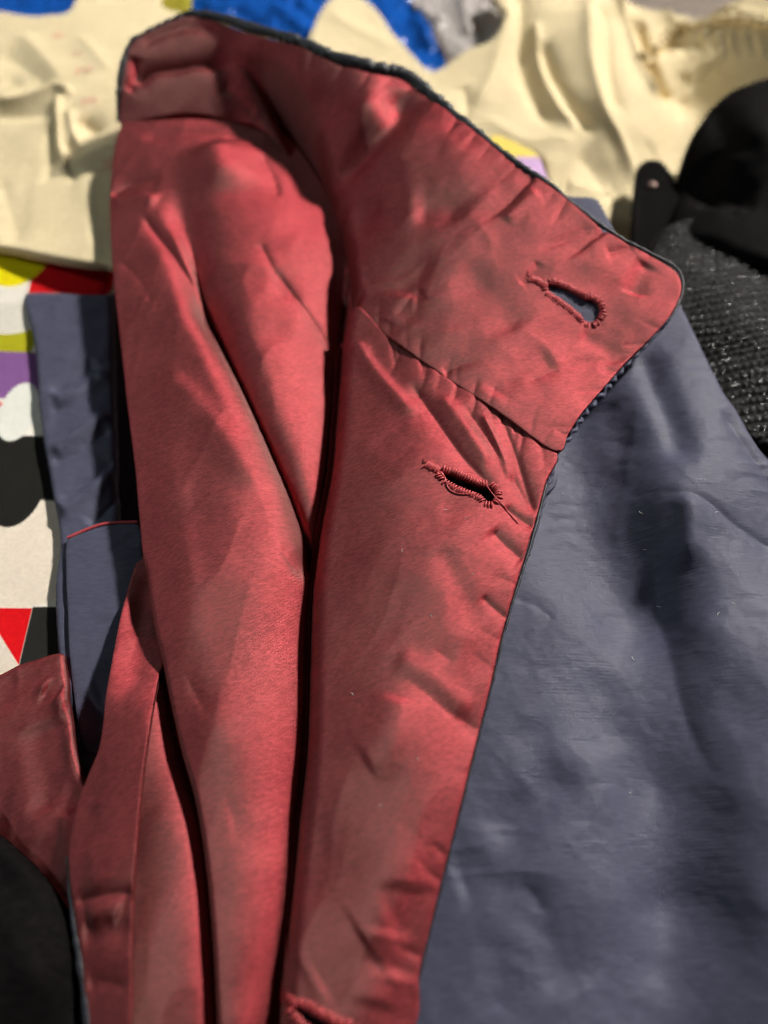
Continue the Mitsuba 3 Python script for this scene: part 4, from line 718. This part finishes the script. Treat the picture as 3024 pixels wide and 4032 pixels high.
def ribs(q):
    """Rows of knitted stitches."""
    w = q[:, 1] - 0.12 * q[:, 0] + 5.0 * (meshkit.noise(np.c_[q / 18, np.zeros(len(q))], 4) - 0.5)
    a = np.abs(np.sin(w * math.pi / 4.2))
    b = np.abs(np.sin((q[:, 0] + 1.6 * np.floor(w / 4.2) + 3.0 * meshkit.noise(np.c_[q / 7, np.zeros(len(q))], 6)) * math.pi / 3.2))
    return 1.5 * a * (0.55 + 0.45 * b)


hk = sheet("sparkly_knit__fabric", "black_knit", S["knit"], thick=3, res=0.8, edge=3, rumple=(1.5, 40), fine=(0.25, 3), extra=ribs, seed=8)
label("sparkly_knit", "black chunky knit with silver glitter at the right edge", "knitwear")
rng = np.random.default_rng(11)
kp = shapely.Polygon(curve(S["knit"]["outline"], True)[:, :2]).buffer(-3)
bx = kp.bounds
cand = rng.uniform(bx[:2], bx[2:], (6000, 2))
cand = cand[shapely.contains_xy(kp, cand[:, 0], cand[:, 1])][:2200]
flakes = []
for (x, y), zz in zip(cand, hk(cand)):
    nrm = rng.normal(0, 0.30, 3) + [0.25, -0.1, 1.0]
    nrm /= np.linalg.norm(nrm)
    a = np.cross(nrm, rng.normal(size=3))
    a /= np.linalg.norm(a)
    b = np.cross(nrm, a)
    r = rng.uniform(0.14, 0.42)
    c = np.array([x, y, zz + 0.15])
    ring = [c + r * (math.cos(t) * a + math.sin(t) * b) for t in np.arange(5) * 2 * math.pi / 5]
    top = c + nrm * 0.12
    flakes.append((np.array(ring + [top]) / 1000, np.array([[i, (i + 1) % 5, 5] for i in range(5)])))
put("sparkly_knit__glitter", join(flakes), "glitter", smooth=False)
label("sparkly_knit__glitter", "silver glitter flakes", kind="stuff")

sheet("black_trousers", "black_cloth", S["black_trousers"], thick=4, res=1.2, edge=5, rumple=(1.2, 40), seed=9)
label("black_trousers", "black twill garment with a soft fold in the lower left corner", "garment")

# ---------------------------------------------------------------- the jacket
label("jacket", "navy jacket laid open to show its shiny red lining, collar and keyhole buttonholes", "jacket")


def crinkle(q):
    """Short fine creases of thin nylon, mostly across the cloth."""
    p = np.c_[q[:, 0] / 26 + 0.15 * q[:, 1] / 26, q[:, 1] / 7, np.zeros(len(q))]
    p = p + 0.6 * (meshkit.noise(np.c_[q / 20, np.zeros(len(q))], 77)[:, None] - 0.5)
    r = 1 - np.abs(2 * meshkit.noise(p, 71) - 1)
    where = smooth01((meshkit.noise(np.c_[q / 40, np.ones(len(q))], 73) - 0.35) / 0.4)
    return 0.6 * where * r**3


hn = sheet("jacket__right_body", "navy_shell", S["navy_body"], crumple=(0.45, 26, 1.9), thick=3, res=0.9, edge=3, rumple=(0.4, 34), fine=(0.19, 3.5), extra=crinkle, seed=10)
label("jacket__right_body", "creased navy outer side of the jacket on the right")
sheet("jacket__under_collar", "navy_shell", S["under_collar"], thick=2, res=1.0, edge=1.5, rumple=(0.6, 25), seed=11)
label("jacket__under_collar", "navy corner showing above the collar edge")
sheet("jacket__front_shell", "navy_shell", S["front_shell"], thick=1, res=2, edge=1, rumple=(0.4, 25), seed=25)
sheet("jacket__side_lining", "navy_shell", S["deep_side"], thick=1.5, res=1.5, edge=1, rumple=(0.5, 25), seed=21)
sheet("jacket__side_panel", "navy_shell", S["side_panel"], thick=1.5, res=1.0, edge=3, rumple=(0.5, 25), seed=20)
sheet("jacket__left_body", "navy_shell", S["navy_left"], crumple=(1.0, 14, 0.6), thick=3, res=0.9, edge=3, rumple=(0.7, 30), fine=(0.12, 6), seed=12)
label("jacket__left_body", "navy outer side with slanting folds on the left")
sheet("jacket__pocket_flap", "navy_shell", S["flap"], crumple=(0.5, 16, 0.5), thick=2, res=0.9, edge=1.0, rumple=(0.4, 25), seed=13)
label("jacket__pocket_flap", "navy pocket flap with a red edge")
fe = curve(FLAP_EDGE, step=2)
put("jacket__pocket_flap__piping", tube(fe / 1000, 0.0007, 8), "red_thread")
sheet("jacket__sleeve_lining", "red_lining", S["sleeve_lining"], crumple=(1.2, 16, 1.5), thick=3, res=1.0, edge=3, rumple=(1.4, 30), fine=(0.15, 6), grain=0.3, seed=14)
label("jacket__sleeve_lining", "dark red lining in shade at the lower left")

holes = {k: shapely.Polygon(v) for k, v in HOLES.items()}
hl = sheet("jacket__lining", "red_lining", S["lining"], crumple=(0.85, 24, 1.35), thick=22, res=0.8, edge=1.2, rumple=(1.3, 30), fine=(0.10, 6), grain=0.35, seed=15)
label("jacket__lining", "shiny red body lining in long rolled folds")
sheet("jacket__left_facing", "red_lining", S["left_facing"], crumple=(0.7, 14, 1.3), thick=2, res=0.8, edge=0.5, rumple=(0.8, 22), fine=(0.10, 6), grain=0.5, seed=16)
hf = sheet("jacket__facing", "red_lining", S["facing"], crumple=(0.65, 22, 1.15), thick=1.8, res=0.8, edge=1.0, rumple=(0.85, 26), fine=(0.10, 5), grain=0.3, holes=[holes["middle"], holes["lower"]], seed=17)
label("jacket__facing", "red front facing with two keyhole buttonholes")
hcol = sheet("jacket__collar", "red_lining", S["collar"], crumple=(0.85, 20, 0.75), thick=0.5, res=0.8, edge=0.5, rumple=(1.0, 24), fine=(0.12, 5), grain=0.2, holes=[holes["upper"]], seed=18)
sheet("jacket__collar_underside", "navy_shell", S["collar_underside"], thick=1, res=1.5, edge=1, rumple=(0.4, 25), seed=24, follow=(hcol, -1.5))
label("jacket__collar", "red lined collar with one keyhole buttonhole")


def wobble(pts, amp, freq, seed):
    k = np.arange(len(pts))
    o = np.stack([meshkit.noise(np.c_[k * freq, np.full(len(k), 3.3 * a), np.zeros(len(k))], seed + a) - 0.5 for a in range(3)], 1)
    return pts + 2 * amp * o


def edge_cord(key, pts, radii, amp=0.25, freq=0.25, seed=0, mat="navy_piping"):
    """The navy shell rolled round a free edge of the lining."""
    p = curve(np.asarray(pts, float), step=0.8)
    r = np.interp(np.linspace(0, 1, len(p)), np.linspace(0, 1, len(radii)), radii)
    r = r * (1 + 0.40 * (meshkit.noise(np.c_[np.arange(len(p)) * 0.35, np.zeros((len(p), 2))], seed + 5) - 0.5))
    v, f = tube(wobble(p, amp, freq, seed) / 1000, r / 1000, 12)
    put(key, (v, f), mat, uv=np.c_[v[:, 0] + v[:, 2], v[:, 1]])


edge_cord("jacket__collar__piping", EDGES["collar"], RADII["collar"], 0.32, 0.10, 1)
edge_cord("jacket__facing__piping", EDGES["facing"], RADII["facing"], 0.10, 0.3, 2)
edge_cord("jacket__left_facing__piping", EDGES["left"], RADII["left"], 0.15, 0.3, 3)
# puckered navy seam allowance where collar and facing meet
e = curve(EDGES["ruffle"], step=0.35)
k = np.arange(len(e))
amp = np.interp(k / len(e), [0, 0.15, 0.3, 0.42, 0.6, 0.85, 1], [0.10, 0.3, 0.9, 1.0, 0.55, 0.3, 0.1])
d = np.gradient(e, axis=0)
d /= np.linalg.norm(d, axis=1, keepdims=True)
side = np.c_[-d[:, 1], d[:, 0], np.zeros(len(d))]
wv = np.sin(k * 0.42 + 5.0 * meshkit.noise(np.c_[k * 0.05, np.zeros((len(k), 2))], 2))
e2 = e + side * (wv * amp * 0.7)[:, None] + np.c_[np.zeros((len(k), 2)), 0.7 * amp * np.cos(k * 0.42)]
v, f = tube(e2 / 1000, (0.55 + 0.55 * amp) / 1000, 10)
put("jacket__facing__puckered_seam", (v, f), "navy_shell", uv=v[:, :2])
label("jacket__facing__puckered_seam", "frayed puckered navy edge of the facing")


# ---- buttonholes: satin stitches set side by side round each slit
def stitch(a, b, r, rng):
    t = np.linspace(0, 1, 6)[:, None]
    p = a + (b - a) * t
    p[:, 2] += 0.6 * np.sin(np.pi * t[:, 0]) * rng.uniform(0.8, 1.25)
    return tube(p, r * np.array([0.55, 0.95, 1.05, 1.05, 0.95, 0.55]), 7)


def buttonhole(key, field, slit, length, seed, bar):
    rng = np.random.default_rng(seed)
    ring = shapely.segmentize(slit.exterior.simplify(0.02), 0.3)
    total = ring.length
    parts = []
    s = 0.0
    cen = np.array(slit.centroid.coords[0])
    while s < total:
        p0 = np.array(ring.interpolate(s).coords[0])
        p1 = np.array(ring.interpolate((s + 0.25) % total).coords[0])
        tn = (p1 - p0) / (np.linalg.norm(p1 - p0) + 1e-9)
        nrm = np.array([tn[1], -tn[0]])
        if slit.contains(shapely.Point(*(p0 + 0.1 * nrm))):
            nrm = -nrm
        le = length * rng.uniform(0.88, 1.1)
        a2, b2 = p0 - nrm * rng.uniform(0.05, 0.3), p0 + nrm * le + tn * rng.normal(0.15, 0.16)
        zz = field(np.array([a2, b2, p0 + nrm * 0.9]))
        zb = max(zz[1], zz[2] - 0.4)
        parts.append(stitch(np.array([*a2, zz[2] - 0.15]), np.array([*b2, zb + 0.12]), rng.uniform(0.38, 0.45), rng))
        s += rng.uniform(1.0, 1.2)
    p, q = np.array(bar[0]), np.array(bar[1])             # the bar tack at the closed end
    u = (q - p) / np.linalg.norm(q - p)
    w = np.array([-u[1], u[0]])
    for t in np.arange(0, np.linalg.norm(q - p), 0.85):
        c = p + u * t
        a2, b2 = c - w * rng.uniform(1.5, 2.2), c + w * rng.uniform(1.5, 2.2)
        zz = field(np.array([a2, b2]))
        parts.append(stitch(np.array([*a2, zz[0] + 0.05]), np.array([*b2, zz[1] + 0.05]), rng.uniform(0.42, 0.52), rng))
    for t in range(3):                                    # stray thread ends
        a2 = p + rng.normal(0, 0.8, 2)
        b2 = a2 - u * rng.uniform(1, 3) + w * rng.normal(0, 2)
        zz = field(np.array([a2, b2]))
        parts.append(stitch(np.array([*a2, zz[0] + 0.3]), np.array([*b2, zz[1] + 0.25]), 0.16, rng))
    v, f = join(parts)
    put(key, (v / 1000, f), "red_thread")


buttonhole("jacket__collar__buttonhole", hcol, holes["upper"], 3.1, 21, BARS["upper"])
label("jacket__collar__buttonhole", "red keyhole buttonhole in the collar tip")
buttonhole("jacket__facing__buttonhole", hf, holes["middle"], 2.9, 22, BARS["middle"])
label("jacket__facing__buttonhole", "red keyhole buttonhole with a loose thread end")
buttonhole("jacket__facing__buttonhole_001", hf, holes["lower"], 3.0, 23, BARS["lower"])
label("jacket__facing__buttonhole_001", "red buttonhole cut by the bottom of the picture")
for i, pts in enumerate(THREADS):
    p = curve(np.asarray(pts, float), step=0.6)
    z = hf(p[:, :2]) + 0.45
    put("jacket__facing__loose_thread" + (f"_{i:03d}" if i else ""), tube(np.c_[p[:, :2], z] / 1000, 0.00024, 6), "red_thread")

# lint and dust caught on the shell and the lining
def lint(key, field, spots, seed):
    rng = np.random.default_rng(seed)
    bits = []
    for x, y in spots:
        a = rng.uniform(0, math.pi)
        ln, n = rng.uniform(0.25, 0.9), 5
        t = np.linspace(-1, 1, n)
        q = np.c_[x + ln * t * math.cos(a) + 0.3 * t**2, y + ln * t * math.sin(a)]
        bits.append(tube(np.c_[q, field(q) + 0.12] / 1000, 0.00010, 5))
    v, f = join(bits)
    put(key, (v, f), "lint_white")
    label(key, "tiny white lint fibres", kind="stuff")


rng = np.random.default_rng(31)
lint("jacket__right_body__lint", hn, np.c_[rng.uniform(25, 140, 22), rng.uniform(-110, 60, 22)], 32)
lint("jacket__facing__lint", hf, np.array(LINT), 33)
